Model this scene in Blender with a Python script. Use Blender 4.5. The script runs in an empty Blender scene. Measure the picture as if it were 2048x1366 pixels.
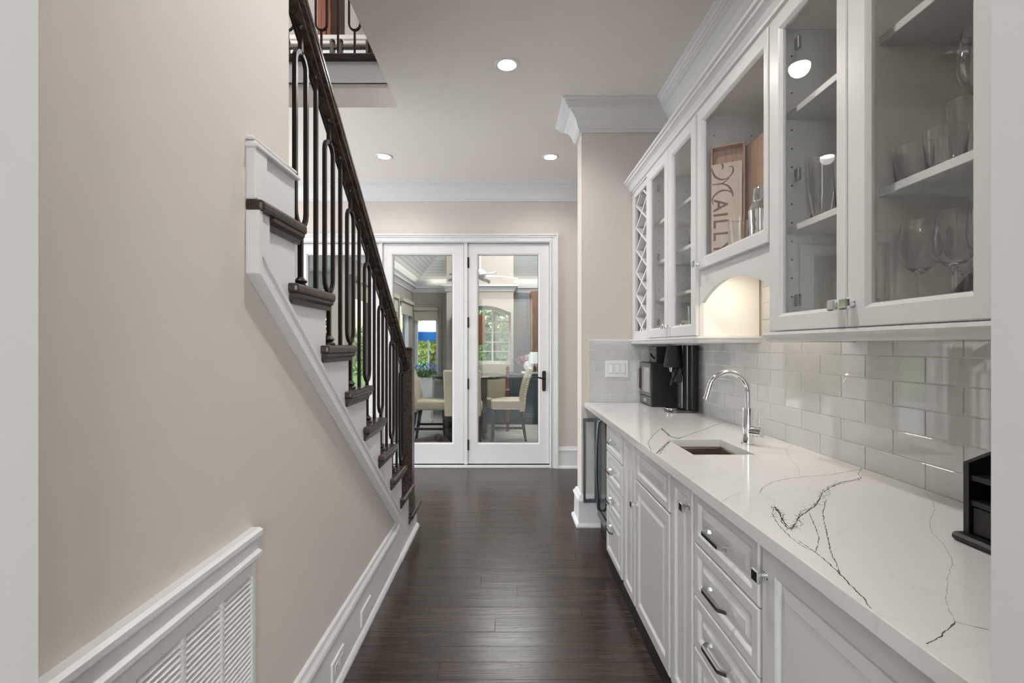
import bpy, bmesh, math, random
from mathutils import Vector, Matrix
random.seed(7)
scene = bpy.context.scene
C = scene.collection
PI = math.pi
H = 1.33            # eye height
FPX = 950.0         # focal length in pixels of the 2048 frame
ZC = 3.10           # ceiling height
YB = 5.18           # back wall
XW = 1.22           # right wall
# ------------------------------------------------------------------ camera
cam_d = bpy.data.cameras.new('camera'); cam = bpy.data.objects.new('camera', cam_d); C.objects.link(cam)
cam.location = (0, 0, H); cam.rotation_euler = (PI/2, 0, 0)
cam_d.sensor_width = 36.0; cam_d.lens = FPX/2048*36.0
cam_d.shift_x = 10/2048; cam_d.shift_y = 9/2048
cam_d.clip_start = 0.02; cam_d.clip_end = 200
scene.camera = cam
# ------------------------------------------------------------------ world and light
w = bpy.data.worlds.new('world'); scene.world = w; w.use_nodes = True
nt = w.node_tree; bg = nt.nodes['Background']
sky = nt.nodes.new('ShaderNodeTexSky'); sky.sky_type = 'NISHITA'
sky.sun_disc = False; sky.sun_elevation = math.radians(48); sky.sun_rotation = math.radians(150)
sky.air_density = 1.6; sky.dust_density = 3.0
nt.links.new(sky.outputs[0], bg.inputs[0]); bg.inputs[1].default_value = 0.30
scene.view_settings.view_transform = 'Standard'; scene.view_settings.look = 'None'
scene.view_settings.gamma = 1.0; scene.view_settings.use_curve_mapping = False
scene.view_settings.exposure = 0.76
cy = scene.cycles; cy.transparent_max_bounces = 24; cy.max_bounces = 12; cy.diffuse_bounces = 4; cy.glossy_bounces = 3; cy.transmission_bounces = 12
cy.adaptive_threshold = .12; cy.adaptive_min_samples = 16

def area(name, loc, rot, sx, sy, power, col=(1, 1, 1), spread=180):
    d = bpy.data.lights.new(name, 'AREA'); d.shape = 'RECTANGLE'; d.size = sx; d.size_y = sy
    d.energy = power; d.color = col; d.spread = math.radians(spread)
    o = bpy.data.objects.new(name, d); C.objects.link(o); o.location = loc; o.rotation_euler = rot
    return o
sun_d = bpy.data.lights.new('sun', 'SUN'); sun_d.energy = 3.2; sun_d.angle = math.radians(3); sun_d.color = (1, .95, .88)
sun_o = bpy.data.objects.new('sun', sun_d); C.objects.link(sun_o); sun_o.rotation_euler = (math.radians(48), 0, math.radians(-40))
# unseen fill lights added behind the camera, beyond the stairs and upstairs
area('rear_fill_light', (0.0, -2.9, 1.55), (PI/2, 0, 0), 3.4, 2.2, 80, (0.95, 0.98, 1.0))
area('side_fill_light', (-4.35, 3.6, 1.45), (0, -PI/2, 0), 2.2, 2.6, 105, (0.95, 0.98, 1.0))
area('upper_fill_light', (-3.9, 2.6, 5.0), (0, -PI/2, 0), 1.8, 3.0, 95, (0.97, 0.98, 1.0))  # added fill for the landing; the wall has no window here
area('cove_light_far', (.3, 9.05, 2.50), (PI*.88, 0, 0), 3.6, .05, 1.5, (1, .90, .78))
area('cove_light_side', (-1.68, 7.3, 2.50), (0, PI*1.12, 0), .05, 3.4, 1.2, (1, .90, .78))
area('sunroom_fill_light', (0.2, 7.3, 3.55), (0, 0, 0), 1.6, 1.6, 60, (0.98, 0.99, 1.0))  # fill light added below the closed vault to brighten the sunroom

# ------------------------------------------------------------------ materials
def newmat(name):
    m = bpy.data.materials.new(name); m.use_nodes = True
    return m, m.node_tree, m.node_tree.nodes['Principled BSDF']
def mat(name, col, rough=.5, metal=0.0, spec=.5, bump=0.0, bscale=200.0, var=0.0, vscale=3.0, coat=0.0):
    m, t, b = newmat(name)
    b.inputs['Base Color'].default_value = (*col, 1); b.inputs['Roughness'].default_value = rough
    b.inputs['Metallic'].default_value = metal; b.inputs['Specular IOR Level'].default_value = spec
    b.inputs['Coat Weight'].default_value = coat
    tc = None
    if bump or var:
        tc = t.nodes.new('ShaderNodeTexCoord')
    if bump:
        n = t.nodes.new('ShaderNodeTexNoise'); n.inputs['Scale'].default_value = bscale; n.inputs['Detail'].default_value = 3
        bp = t.nodes.new('ShaderNodeBump'); bp.inputs['Strength'].default_value = bump; bp.inputs['Distance'].default_value = .002
        t.links.new(tc.outputs['Object'], n.inputs['Vector']); t.links.new(n.outputs['Fac'], bp.inputs['Height']); t.links.new(bp.outputs['Normal'], b.inputs['Normal'])
    if var:
        n = t.nodes.new('ShaderNodeTexNoise'); n.inputs['Scale'].default_value = vscale; n.inputs['Detail'].default_value = 4
        r = t.nodes.new('ShaderNodeValToRGB')
        r.color_ramp.elements[0].position = .3; r.color_ramp.elements[1].position = .7
        r.color_ramp.elements[0].color = (*[c*(1-var) for c in col], 1); r.color_ramp.elements[1].color = (*[min(1, c*(1+var)) for c in col], 1)
        t.links.new(tc.outputs['Object'], n.inputs['Vector']); t.links.new(n.outputs['Fac'], r.inputs['Fac']); t.links.new(r.outputs['Color'], b.inputs['Base Color'])
    return m
def woodmat(name, c0, c1, rough, axis=0, scale=9.0, bump=.25, rnd=.0, coat=0.0):
    m, t, b = newmat(name)
    tc = t.nodes.new('ShaderNodeTexCoord'); mp = t.nodes.new('ShaderNodeMapping')
    s = [scale*4]*3; s[axis] = scale*.25; mp.inputs['Scale'].default_value = s
    oi = t.nodes.new('ShaderNodeObjectInfo'); ad = t.nodes.new('ShaderNodeVectorMath'); ad.operation = 'ADD'
    ml = t.nodes.new('ShaderNodeMath'); ml.operation = 'MULTIPLY'; ml.inputs[1].default_value = 37.0
    t.links.new(oi.outputs['Random'], ml.inputs[0]); t.links.new(tc.outputs['Object'], mp.inputs['Vector'])
    t.links.new(mp.outputs['Vector'], ad.inputs[0]); t.links.new(ml.outputs[0], ad.inputs[1])
    n = t.nodes.new('ShaderNodeTexNoise'); n.inputs['Scale'].default_value = 1.0; n.inputs['Detail'].default_value = 6; n.inputs['Distortion'].default_value = .9
    t.links.new(ad.outputs[0], n.inputs['Vector'])
    wv = t.nodes.new('ShaderNodeMath'); wv.operation = 'MULTIPLY'; wv.inputs[1].default_value = 9.0
    fr = t.nodes.new('ShaderNodeMath'); fr.operation = 'PINGPONG'; fr.inputs[1].default_value = 1.0
    t.links.new(n.outputs['Fac'], wv.inputs[0]); t.links.new(wv.outputs[0], fr.inputs[0])
    r = t.nodes.new('ShaderNodeValToRGB'); r.color_ramp.elements[0].color = (*c0, 1); r.color_ramp.elements[1].color = (*c1, 1)
    t.links.new(fr.outputs[0], r.inputs['Fac'])
    hv = t.nodes.new('ShaderNodeHueSaturation'); mr = t.nodes.new('ShaderNodeMapRange')
    mr.inputs['To Min'].default_value = 1-rnd; mr.inputs['To Max'].default_value = 1+rnd
    t.links.new(oi.outputs['Random'], mr.inputs['Value']); t.links.new(mr.outputs[0], hv.inputs['Value']); t.links.new(r.outputs['Color'], hv.inputs['Color'])
    t.links.new(hv.outputs['Color'], b.inputs['Base Color'])
    bp = t.nodes.new('ShaderNodeBump'); bp.inputs['Strength'].default_value = bump; bp.inputs['Distance'].default_value = .0012
    t.links.new(fr.outputs[0], bp.inputs['Height']); t.links.new(bp.outputs['Normal'], b.inputs['Normal'])
    b.inputs['Roughness'].default_value = rough; b.inputs['Coat Weight'].default_value = coat; b.inputs['Coat Roughness'].default_value = .15
    return m
def glassmat(name, tint=(1, 1, 1), ior=1.5, rough=0.0, base=0.0):
    m = bpy.data.materials.new(name); m.use_nodes = True; t = m.node_tree; t.nodes.clear()
    o = t.nodes.new('ShaderNodeOutputMaterial'); mx = t.nodes.new('ShaderNodeMixShader')
    tr = t.nodes.new('ShaderNodeBsdfTransparent'); tr.inputs[0].default_value = (*tint, 1)
    gl = t.nodes.new('ShaderNodeBsdfGlossy'); gl.inputs['Roughness'].default_value = rough
    fn = t.nodes.new('ShaderNodeFresnel'); fn.inputs[0].default_value = ior
    # the far side of a thin pane does not mirror again
    ge = t.nodes.new('ShaderNodeNewGeometry'); inv = t.nodes.new('ShaderNodeMath'); inv.operation = 'SUBTRACT'; inv.inputs[0].default_value = 1.0
    t.links.new(ge.outputs['Backfacing'], inv.inputs[1])
    a = t.nodes.new('ShaderNodeMath'); a.operation = 'ADD'; a.inputs[1].default_value = base; a.use_clamp = True
    mu = t.nodes.new('ShaderNodeMath'); mu.operation = 'MULTIPLY'
    t.links.new(fn.outputs[0], a.inputs[0]); t.links.new(a.outputs[0], mu.inputs[0]); t.links.new(inv.outputs[0], mu.inputs[1]); t.links.new(mu.outputs[0], mx.inputs[0])
    t.links.new(tr.outputs[0], mx.inputs[1]); t.links.new(gl.outputs[0], mx.inputs[2]); t.links.new(mx.outputs[0], o.inputs[0])
    return m
def emit(name, col, s):
    m = bpy.data.materials.new(name); m.use_nodes = True; t = m.node_tree; t.nodes.clear()
    o = t.nodes.new('ShaderNodeOutputMaterial'); e = t.nodes.new('ShaderNodeEmission')
    e.inputs[0].default_value = (*col, 1); e.inputs[1].default_value = s; t.links.new(e.outputs[0], o.inputs[0])
    return m
M = {}
M['wall'] = mat('beige_wall_paint', (.635, .590, .550), .75, bump=.06, bscale=260)
M['ceil'] = mat('ceiling_paint', (.77, .725, .69), .8, bump=.05, bscale=240)
M['white'] = mat('white_trim_paint', (.70, .705, .715), .32)
M['cab'] = mat('white_cabinet_paint', (.70, .70, .70), .30)
M['cabin'] = mat('cabinet_inside_paint', (.88, .865, .83), .45)
M['door'] = mat('white_door_paint', (.70, .70, .715), .35)
M['floor'] = woodmat('espresso_oak_planks', (.026, .0165, .0125), (.054, .037, .0275), .25, axis=0, scale=5.0, bump=.2, rnd=.12)
M['subfloor'] = mat('dark_subfloor', (.008, .006, .005), .6)
M['tread'] = woodmat('espresso_tread_wood', (.022, .014, .010), (.055, .037, .028), .28, axis=0, scale=6, bump=.1)
M['rail'] = woodmat('espresso_rail_wood', (.026, .018, .014), (.072, .052, .040), .27, axis=1, scale=6, bump=.08)
M['iron'] = mat('bronze_iron', (.022, .016, .013), .35, metal=.35)
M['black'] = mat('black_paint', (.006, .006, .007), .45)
M['hinge'] = mat('dark_bronze', (.015, .012, .011), .4, metal=.5)
M['chrome'] = mat('polished_chrome', (.82, .83, .85), .06, metal=1)
M['steel'] = mat('brushed_steel', (.50, .51, .53), .24, metal=1)
M['coolersteel'] = mat('dark_blue_steel', (.19, .205, .23), .26, metal=1)
M['sink'] = mat('sink_steel', (.46, .41, .37), .30, metal=1)
M['tile'] = mat('pale_grey_glass_tile', (.59, .592, .588), .045, coat=.6, var=.02, vscale=1.5, spec=.65)
M['grout'] = mat('white_grout', (.90, .895, .88), .8)
M['glass'] = glassmat('window_glass', (.975, .99, .985), 1.45)
M['cabglass'] = glassmat('cabinet_glass', (.985, .99, .985), 1.5)
M['stem'], _t, _b = newmat('drinking_glass')
_b.inputs['Base Color'].default_value = (1, 1, 1, 1); _b.inputs['Roughness'].default_value = .02; _b.inputs['Transmission Weight'].default_value = 1.0; _b.inputs['IOR'].default_value = 1.45
M['blackgloss'] = mat('black_plastic_gloss', (.008, .008, .009), .12)
M['blackmat'] = mat('black_plastic', (.014, .014, .015), .4)
M['greymet'] = mat('dark_grey_metal', (.10, .095, .09), .3, metal=.7)
M['cream'] = mat('cream_leather', (.44, .395, .30), .5, bump=.1, bscale=120)
M['darkwood'] = woodmat('dark_table_wood', (.016, .011, .010), (.035, .025, .022), .16, axis=1)
M['crate'] = woodmat('pine_crate_wood', (.42, .25, .17), (.52, .33, .23), .55, axis=2, scale=5, bump=.05)
M['cratelid'] = woodmat('pale_lid_wood', (.66, .55, .46), (.72, .61, .51), .55, axis=2, scale=5, bump=.03)
M['ink'] = mat('brown_print', (.20, .115, .085), .6)
M['redwood'] = woodmat('reddish_cabinet_wood', (.11, .030, .014), (.24, .075, .035), .3, axis=2, scale=5)
M['brownwood'] = woodmat('brown_cabinet_wood', (.14, .075, .045), (.22, .125, .08), .35, axis=2, scale=5)
M['navy'] = mat('dark_blue_cabinet_paint', (.030, .050, .062), .35)
M['sunwall'] = mat('grey_sunroom_paint', (.34, .31, .275), .75)
M['bluegrey'] = mat('blue_grey_paint', (.20, .21, .215), .7)
M['breast'] = mat('warm_grey_paint', (.40, .36, .31), .75)
M['bead'] = mat('white_beadboard_paint', (.74, .76, .76), .5)
M['sunfloor'] = mat('pale_stone_floor', (.42, .40, .36), .35, var=.2, vscale=5)
M['shade'] = mat('linen_roller_shade', (.46, .43, .36), .8, bump=.2, bscale=400)
M['grass'] = mat('lawn_grass', (.10, .19, .045), .9, var=.3, vscale=6)
M['bark'] = mat('tree_bark', (.12, .09, .065), .9, bump=.5, bscale=30)
M['pavers'] = mat('pale_patio_stone', (.62, .60, .57), .8, var=.1, vscale=4)
M['blue'] = mat('blue_canvas', (.02, .22, .62), .7)
M['canvas'] = mat('white_canvas', (.85, .86, .88), .7)
M['pot'] = mat('white_ceramic', (.82, .83, .83), .25)
M['fur'] = mat('brown_dog_fur', (.055, .040, .032), .9, bump=.9, bscale=90, var=.35, vscale=18)
M['pinkbloom'] = mat('dusky_pink_petals', (.34, .20, .20), .7)
M['whitebloom'] = mat('white_petals', (.75, .72, .68), .7)
M['bluebloom'] = mat('blue_petals', (.12, .20, .50), .7)
M['warmpanel'] = M['cab']
def leafmat(name, c):
    m, t, b = newmat(name)
    tc = t.nodes.new('ShaderNodeTexCoord'); n = t.nodes.new('ShaderNodeTexNoise'); n.inputs['Scale'].default_value = 5
    r = t.nodes.new('ShaderNodeValToRGB'); r.color_ramp.elements[0].color = (*[x*.55 for x in c], 1); r.color_ramp.elements[1].color = (*[x*1.5 for x in c], 1)
    t.links.new(tc.outputs['Object'], n.inputs['Vector']); t.links.new(n.outputs['Fac'], r.inputs['Fac']); t.links.new(r.outputs['Color'], b.inputs['Base Color'])
    b.inputs['Roughness'].default_value = .5; b.inputs['Transmission Weight'].default_value = 0
    return m
M['leaf'] = leafmat('green_leaves', (.10, .20, .045))
M['leaf2'] = leafmat('yellow_green_leaves', (.24, .30, .075))
M['leaf3'] = leafmat('deep_green_leaves', (.05, .13, .05))
def quartz():
    m, t, b = newmat('white_quartz')
    tc = t.nodes.new('ShaderNodeTexCoord')
    n = t.nodes.new('ShaderNodeTexNoise'); n.inputs['Scale'].default_value = 1.3; n.inputs['Detail'].default_value = 9; n.inputs['Distortion'].default_value = 1.4
    t.links.new(tc.outputs['Object'], n.inputs['Vector'])
    s = t.nodes.new('ShaderNodeMath'); s.operation = 'SUBTRACT'; s.inputs[1].default_value = .5
    a = t.nodes.new('ShaderNodeMath'); a.operation = 'ABSOLUTE'
    r = t.nodes.new('ShaderNodeValToRGB'); r.color_ramp.elements[0].color = (.72, .717, .71, 1); r.color_ramp.elements[1].color = (.75, .748, .74, 1); r.color_ramp.elements[1].position = .012
    t.links.new(n.outputs['Fac'], s.inputs[0]); t.links.new(s.outputs[0], a.inputs[0]); t.links.new(a.outputs[0], r.inputs['Fac'])
    t.links.new(r.outputs['Color'], b.inputs['Base Color']); b.inputs['Roughness'].default_value = .12
    return m
M['quartz'] = quartz()
M['vein'] = mat('grey_vein', (.10, .10, .105), .15)
M['vein2'] = mat('faint_grey_vein', (.42, .42, .42), .15)
M['lamp'] = emit('recessed_lamp_glow', (1, .97, .92), 30)
M['lampshade'] = emit('lamp_shade_glow', (1, .96, .88), .8)

# ------------------------------------------------------------------ mesh helpers
ROOT = {}
class MB:
    def __init__(s): s.bm = bmesh.new()
    def box(s, x0, x1, y0, y1, z0, z1, bev=0.0, seg=1):
        b = bmesh.new()
        v = [b.verts.new(p) for p in ((x0, y0, z0), (x1, y0, z0), (x1, y1, z0), (x0, y1, z0), (x0, y0, z1), (x1, y0, z1), (x1, y1, z1), (x0, y1, z1))]
        for f in ((3, 2, 1, 0), (4, 5, 6, 7), (0, 1, 5, 4), (1, 2, 6, 5), (2, 3, 7, 6), (3, 0, 4, 7)): b.faces.new([v[i] for i in f])
        if bev: bmesh.ops.bevel(b, geom=b.edges[:], offset=bev, segments=seg, profile=.5, affect='EDGES')
        s.join(b); return s
    def join(s, b, mtx=None):
        if mtx is not None: b.transform(mtx)
        me = bpy.data.meshes.new('tmp'); b.to_mesh(me); b.free(); s.bm.from_mesh(me); bpy.data.meshes.remove(me)
    def prism(s, poly, axis, a0, a1, bev=0.0):
        # poly: 2D points; axis 'x' -> (y,z), 'y' -> (x,z), 'z' -> (x,y)
        b = bmesh.new()
        def P(p, a): return {'x': (a, p[0], p[1]), 'y': (p[0], a, p[1]), 'z': (p[0], p[1], a)}[axis]
        A = [b.verts.new(P(p, a0)) for p in poly]; B = [b.verts.new(P(p, a1)) for p in poly]
        b.faces.new(A); b.faces.new(B[::-1]); n = len(poly)
        for i in range(n): b.faces.new((A[i], B[i], B[(i+1) % n], A[(i+1) % n]))
        bmesh.ops.recalc_face_normals(b, faces=b.faces[:])
        if bev: bmesh.ops.bevel(b, geom=b.edges[:], offset=bev, segments=1, profile=.5, affect='EDGES')
        s.join(b); return s
    def tube(s, pts, r, seg=8, closed=False, square=False, up=None, phase=None):
        pts = [Vector(p) for p in pts]; n = len(pts); b = bmesh.new(); rings = []
        ref = Vector(up) if up else None; prev = None
        for i, p in enumerate(pts):
            if closed: t = (pts[(i+1) % n]-pts[i-1]).normalized()
            elif i == 0: t = (pts[1]-p).normalized()
            elif i == n-1: t = (p-pts[i-1]).normalized()
            else:
                t = ((pts[i+1]-p).normalized()+(p-pts[i-1]).normalized())
                t = t.normalized() if t.length > 1e-6 else (p-pts[i-1]).normalized()
            u = ref if ref is not None and abs(ref.dot(t)) < .98 else (prev if prev is not None else (Vector((0, 0, 1)) if abs(t.z) < .9 else Vector((0, 1, 0))))
            a = (u - t*u.dot(t)).normalized(); c = t.cross(a); prev = a
            rr = r[i] if isinstance(r, (list, tuple)) else r
            k = 4 if square else seg; ph = (PI/4 if square else 0) if phase is None else phase
            q = rr*(math.sqrt(2) if square else 1)
            if not closed and 0 < i < n-1 and square:
                ca = (pts[i+1]-p).normalized().dot((p-pts[i-1]).normalized()); q *= 1
            rings.append([b.verts.new(p+a*(q*math.cos(ph+2*PI*j/k))+c*(q*math.sin(ph+2*PI*j/k))) for j in range(k)])
        m = len(rings); k = len(rings[0])
        for i in range(m if closed else m-1):
            A, B = rings[i], rings[(i+1) % m]
            for j in range(k): b.faces.new((A[j], A[(j+1) % k], B[(j+1) % k], B[j]))
        if not closed: b.faces.new(rings[0][::-1]); b.faces.new(rings[-1])
        bmesh.ops.recalc_face_normals(b, faces=b.faces[:])
        s.join(b); return s
    def lathe(s, prof, loc=(0, 0, 0), seg=20, axis='z', cap=False):
        b = bmesh.new(); rings = []
        for r, z in prof:
            if r < 1e-5: rings.append([b.verts.new((0, 0, z))])
            else: rings.append([b.verts.new((r*math.cos(2*PI*j/seg), r*math.sin(2*PI*j/seg), z)) for j in range(seg)])
        for A, B in zip(rings, rings[1:]):
            if len(A) == 1 and len(B) == 1: continue
            for j in range(seg):
                k = (j+1) % seg
                if len(A) == 1: b.faces.new((A[0], B[k], B[j]))
                elif len(B) == 1: b.faces.new((A[j], A[k], B[0]))
                else: b.faces.new((A[j], A[k], B[k], B[j]))
        if cap:
            if len(rings[0]) > 1: b.faces.new(rings[0][::-1])
            if len(rings[-1]) > 1: b.faces.new(rings[-1])
        mt = Matrix.Translation(loc)
        if axis == 'x': mt = mt @ Matrix.Rotation(PI/2, 4, 'Y')
        if axis == 'y': mt = mt @ Matrix.Rotation(-PI/2, 4, 'X')
        s.join(b, mt); return s
    def rings(s, rects, fn, cap0=False, cap1=True, close=False):
        # rects: [(u0,u1,v0,v1,d)], fn(u,v,d)->point : concentric rectangles joined up
        b = bmesh.new()
        R = [[b.verts.new(fn(u, v, d)) for u, v in ((u0, v0), (u1, v0), (u1, v1), (u0, v1))] for u0, u1, v0, v1, d in rects]
        for A, B in zip(R, R[1:] + ([R[0]] if close else [])):
            for j in range(4): b.faces.new((A[j], A[(j+1) % 4], B[(j+1) % 4], B[j]))
        if cap0: b.faces.new(R[0][::-1])
        if cap1: b.faces.new(R[-1])
        bmesh.ops.recalc_face_normals(b, faces=b.faces[:])
        s.join(b); return s
    def sweep(s, path, prof):
        # horizontal moulding: path of (x,y), prof of (out,z); out is to the left of the path
        b = bmesh.new(); n = len(path); P = [Vector((p[0], p[1], 0)) for p in path]; R = []
        for i in range(n):
            d0 = (P[i]-P[i-1]).normalized() if i else (P[1]-P[0]).normalized()
            d1 = (P[i+1]-P[i]).normalized() if i < n-1 else d0
            n0 = Vector((-d0.y, d0.x, 0)); n1 = Vector((-d1.y, d1.x, 0)); m = (n0+n1); m = m/(m.dot(n0))
            R.append([b.verts.new((P[i].x+m.x*o, P[i].y+m.y*o, z)) for o, z in prof])
        k = len(prof)
        for A, B in zip(R, R[1:]):
            for j in range(k): b.faces.new((A[j], A[(j+1) % k], B[(j+1) % k], B[j]))
        b.faces.new(R[0]); b.faces.new(R[-1][::-1])
        bmesh.ops.recalc_face_normals(b, faces=b.faces[:])
        s.join(b); return s
    def mesh(s, name, m, smooth=False):
        me = bpy.data.meshes.new(name); s.bm.to_mesh(me); s.bm.free(); me.materials.append(M[m] if isinstance(m, str) else m)
        if smooth:
            for p in me.polygons: p.use_smooth = True
            try: me.set_sharp_from_angle(angle=math.radians(40))
            except Exception: pass
        return me
    def build(s, name, m, parent=None, smooth=False, local=False):
        off = ROOT.get(parent.name, Vector((0, 0, 0))) if parent is not None else Vector((0, 0, 0))
        if not local and off.length: s.bm.transform(Matrix.Translation(-off))
        o = bpy.data.objects.new(name, s.mesh(name, m, smooth)); C.objects.link(o)
        if parent is not None: o.parent = parent; ROOT[o.name] = off
        return o
def bx(*a, **k): return MB().box(*a, **k)
def tag(o, label, cat, group=None):
    o['label'] = label; o['category'] = cat
    if group: o['group'] = group
    return o
def thing(name, label, cat, loc=(0, 0, 0), rotz=0.0, group=None):
    o = bpy.data.objects.new(name, None); C.objects.link(o); o.location = loc; o.rotation_euler = (0, 0, rotz)
    o.empty_display_size = .05; ROOT[o.name] = Vector(loc); return tag(o, label, cat, group)
def struct(o, label=None, cat=None):
    o['kind'] = 'structure'
    if label: o['label'] = label
    if cat: o['category'] = cat
    return o
def inst(name, me, parent, loc, rot=(0, 0, 0), sc=(1, 1, 1)):
    # a piece that shares its mesh; loc is in the world, the parent is unrotated
    o = bpy.data.objects.new(name, me); C.objects.link(o); o.parent = parent
    off = ROOT.get(parent.name, Vector((0, 0, 0))); ROOT[o.name] = Vector(loc)
    o.location = Vector(loc)-off; o.rotation_euler = rot; o.scale = sc
    return o
def dup(root, loc, rotz=None, label=None):
    r = root.copy(); C.objects.link(r); r.location = loc
    if rotz is not None: r.rotation_euler = (0, 0, rotz)
    if label: r['label'] = label
    ROOT[r.name] = Vector(loc)
    for ch in list(root.children):
        c = ch.copy(); C.objects.link(c); c.parent = r
        for g in list(ch.children):
            d = g.copy(); C.objects.link(d); d.parent = c
    return r
ORD = ['first', 'second', 'third', 'fourth', 'fifth', 'sixth', 'seventh', 'eighth', 'ninth', 'tenth', 'eleventh', 'twelfth', 'thirteenth', 'fourteenth']
def FX(y, z, d): return lambda u, v, dd: (0, 0, 0)

# ================================================================== THE SETTING
fl = struct(bx(-4.6, 2.3, -3.1, 5.33, -.06, -.004).build('floor', 'subfloor'))
PW = .106; pm = {}
def plank_mesh(L):
    if L not in pm: pm[L] = bx(0, L-.0012, 0, PW-.0010, -.009, 0, bev=.0007).mesh('plank', 'floor')
    return pm[L]
r = 0; y = YB-PW*52
while y < YB-.001:
    xa, xb = (-.70, .68) if y < 3.45 else (-2.5, 2.15)
    x = xa-random.uniform(.1, 1.0)
    while x < xb:
        L = random.choice((.9, 1.2, 1.5, 1.9)); inst('plank', plank_mesh(L), fl, (x, y, 0)); x += L
    y += PW
# ceiling with the open stairwell
c = MB().box(-.807, 2.3, -3.1, 5.33, ZC, 3.42).box(-4.6, -.807, 3.525, 5.33, ZC, 3.42).box(-4.6, -1.87, -3.1, 3.525, ZC, 3.42).box(-1.87, -.807, -3.1, .6, ZC, 3.42)
struct(c.build('ceiling', 'ceil'))
struct(MB().prism([(.53, 0), (2.92, 0), (2.92, .235), (1.24, 1.53), (1.24, 1.873), (1.48, 1.873), (1.48, ZC), (.53, ZC)], 'x', -.807, -.68).build('wall_left', 'wall'))
struct(bx(-1.87, -1.75, .53, 3.3, 0, 6.0).build('wall_stairwell', 'wall'))
wb = MB().box(-4.6, -2.33, YB, YB+.15, 0, ZC).box(.485, 2.3, YB, YB+.15, 0, ZC).box(-2.33, .485, YB, YB+.15, 2.475, ZC)
struct(wb.build('wall_back', 'wall'))
wr = struct(bx(XW, XW+.13, .53, 3.515, 0, ZC).build('wall_right', 'wall'))
we = struct(MB().box(.551, 2.3, 3.515, 3.71, 0, ZC).build('wall_end', 'wall'))
struct(bx(2.2, 2.3, 3.71, YB, 0, ZC).build('wall_hall', 'wall'))
struct(MB().box(-4.6, -.531, .38, .53, 0, ZC).box(.548, 1.35, .38, .53, 0, ZC).box(-.531, .548, .38, .53, 2.5, ZC).build('wall_front', 'wall'))
struct(MB().box(-.531, -.521, .36, .53, 0, 2.5, bev=.002).box(.538, .548, .36, .53, 0, 2.5, bev=.002).box(-.531, .548, .36, .53, 2.49, 2.5)
       .box(-.62, -.521, .36, .38, 0, 2.6).box(.538, .64, .36, .38, 0, 2.6).build('trim_1', 'white'))
struct(MB().box(-4.6, -1.7, -3.15, -3.03, 0, ZC).box(1.7, 2.3, -3.15, -3.03, 0, ZC).box(-1.7, 1.7, -3.15, -3.03, 0, .45).box(-1.7, 1.7, -3.15, -3.03, 2.65, ZC).build('wall_rear', 'wall'))
struct(MB().box(-4.6, -4.45, -3.1, 2.3, 0, 6.0).box(-4.6, -4.45, 4.9, 5.33, 0, 6.0).box(-4.6, -4.45, 2.3, 4.9, 0, .15).box(-4.6, -4.45, 2.3, 4.9, 2.75, 6.0).build('wall_side', 'wall'))
struct(bx(2.2, 2.3, -3.1, .38, 0, ZC).build('wall_kitchen', 'wall'))
def win_frame(name, fn, u0, u1, v0, v1, nu, nv):
    f = MB()
    f.rings([(u0, u1, v0, v1, 0), (u0, u1, v0, v1, .06), (u0+.06, u1-.06, v0+.06, v1-.06, .06), (u0+.06, u1-.06, v0+.06, v1-.06, 0)], fn, cap1=False, close=True)
    o = struct(f.build(name, 'white'))
    for i in range(1, nu):
        u = u0+(u1-u0)*i/nu; MB().rings([(u-.015, u+.015, v0+.05, v1-.05, .01), (u-.015, u+.015, v0+.05, v1-.05, .05)], fn, cap0=True).build('mullion', 'white', o)
    for i in range(1, nv):
        v = v0+(v1-v0)*i/nv; MB().rings([(u0+.05, u1-.05, v-.012, v+.012, .012), (u0+.05, u1-.05, v-.012, v+.012, .048)], fn, cap0=True).build('mullion', 'white', o)
    return o
win_frame('window_1', lambda u, v, d: (u, -3.10+d, v), -1.7, 1.7, .45, 2.65, 3, 2)
win_frame('window_2', lambda u, v, d: (-4.56+d, u, v), 2.3, 4.9, .15, 2.75, 3, 2)
# crown mouldings
CR = [(0, -.195), (.020, -.195), (.020, -.178), (.030, -.172), (.034, -.150), (.046, -.118), (.066, -.088), (.094, -.064), (.112, -.058), (.112, -.050), (.124, -.046), (.124, -.036), (.136, -.032), (.136, -.018), (.155, -.010), (.155, 0), (0, 0)]
cr = [(o, ZC+z) for o, z in CR]
struct(MB().sweep([(XW, .53), (XW, 3.515), (.551, 3.515), (.551, 3.71), (2.2, 3.71)], cr).build('trim_2', 'white'))
struct(MB().sweep([(2.2, YB), (-4.45, YB)], cr).build('trim_3', 'white'))
# baseboards
BB = [(0, 0), (.032, 0), (.032, .012), (.026, .026), (.018, .034), (.016, .205), (.024, .210), (.022, .222), (.014, .236), (.010, .252), (.004, .258), (0, .258)]
struct(MB().sweep([(-.68, 2.92), (-.68, .53)][::-1], [(-o, z) for o, z in BB]).build('baseboard_left', 'white'))
BBs = [(o, z*.234/.258) for o, z in BB]
struct(MB().sweep([(2.2, YB), (.556, YB)], BBs).build('baseboard_back', 'white'))
struct(MB().sweep([(.69, 3.515), (.551, 3.515), (.551, 3.71), (1.3, 3.71)], [(o*1.35, z) for o, z in BBs]).build('baseboard_end', 'white'))

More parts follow.
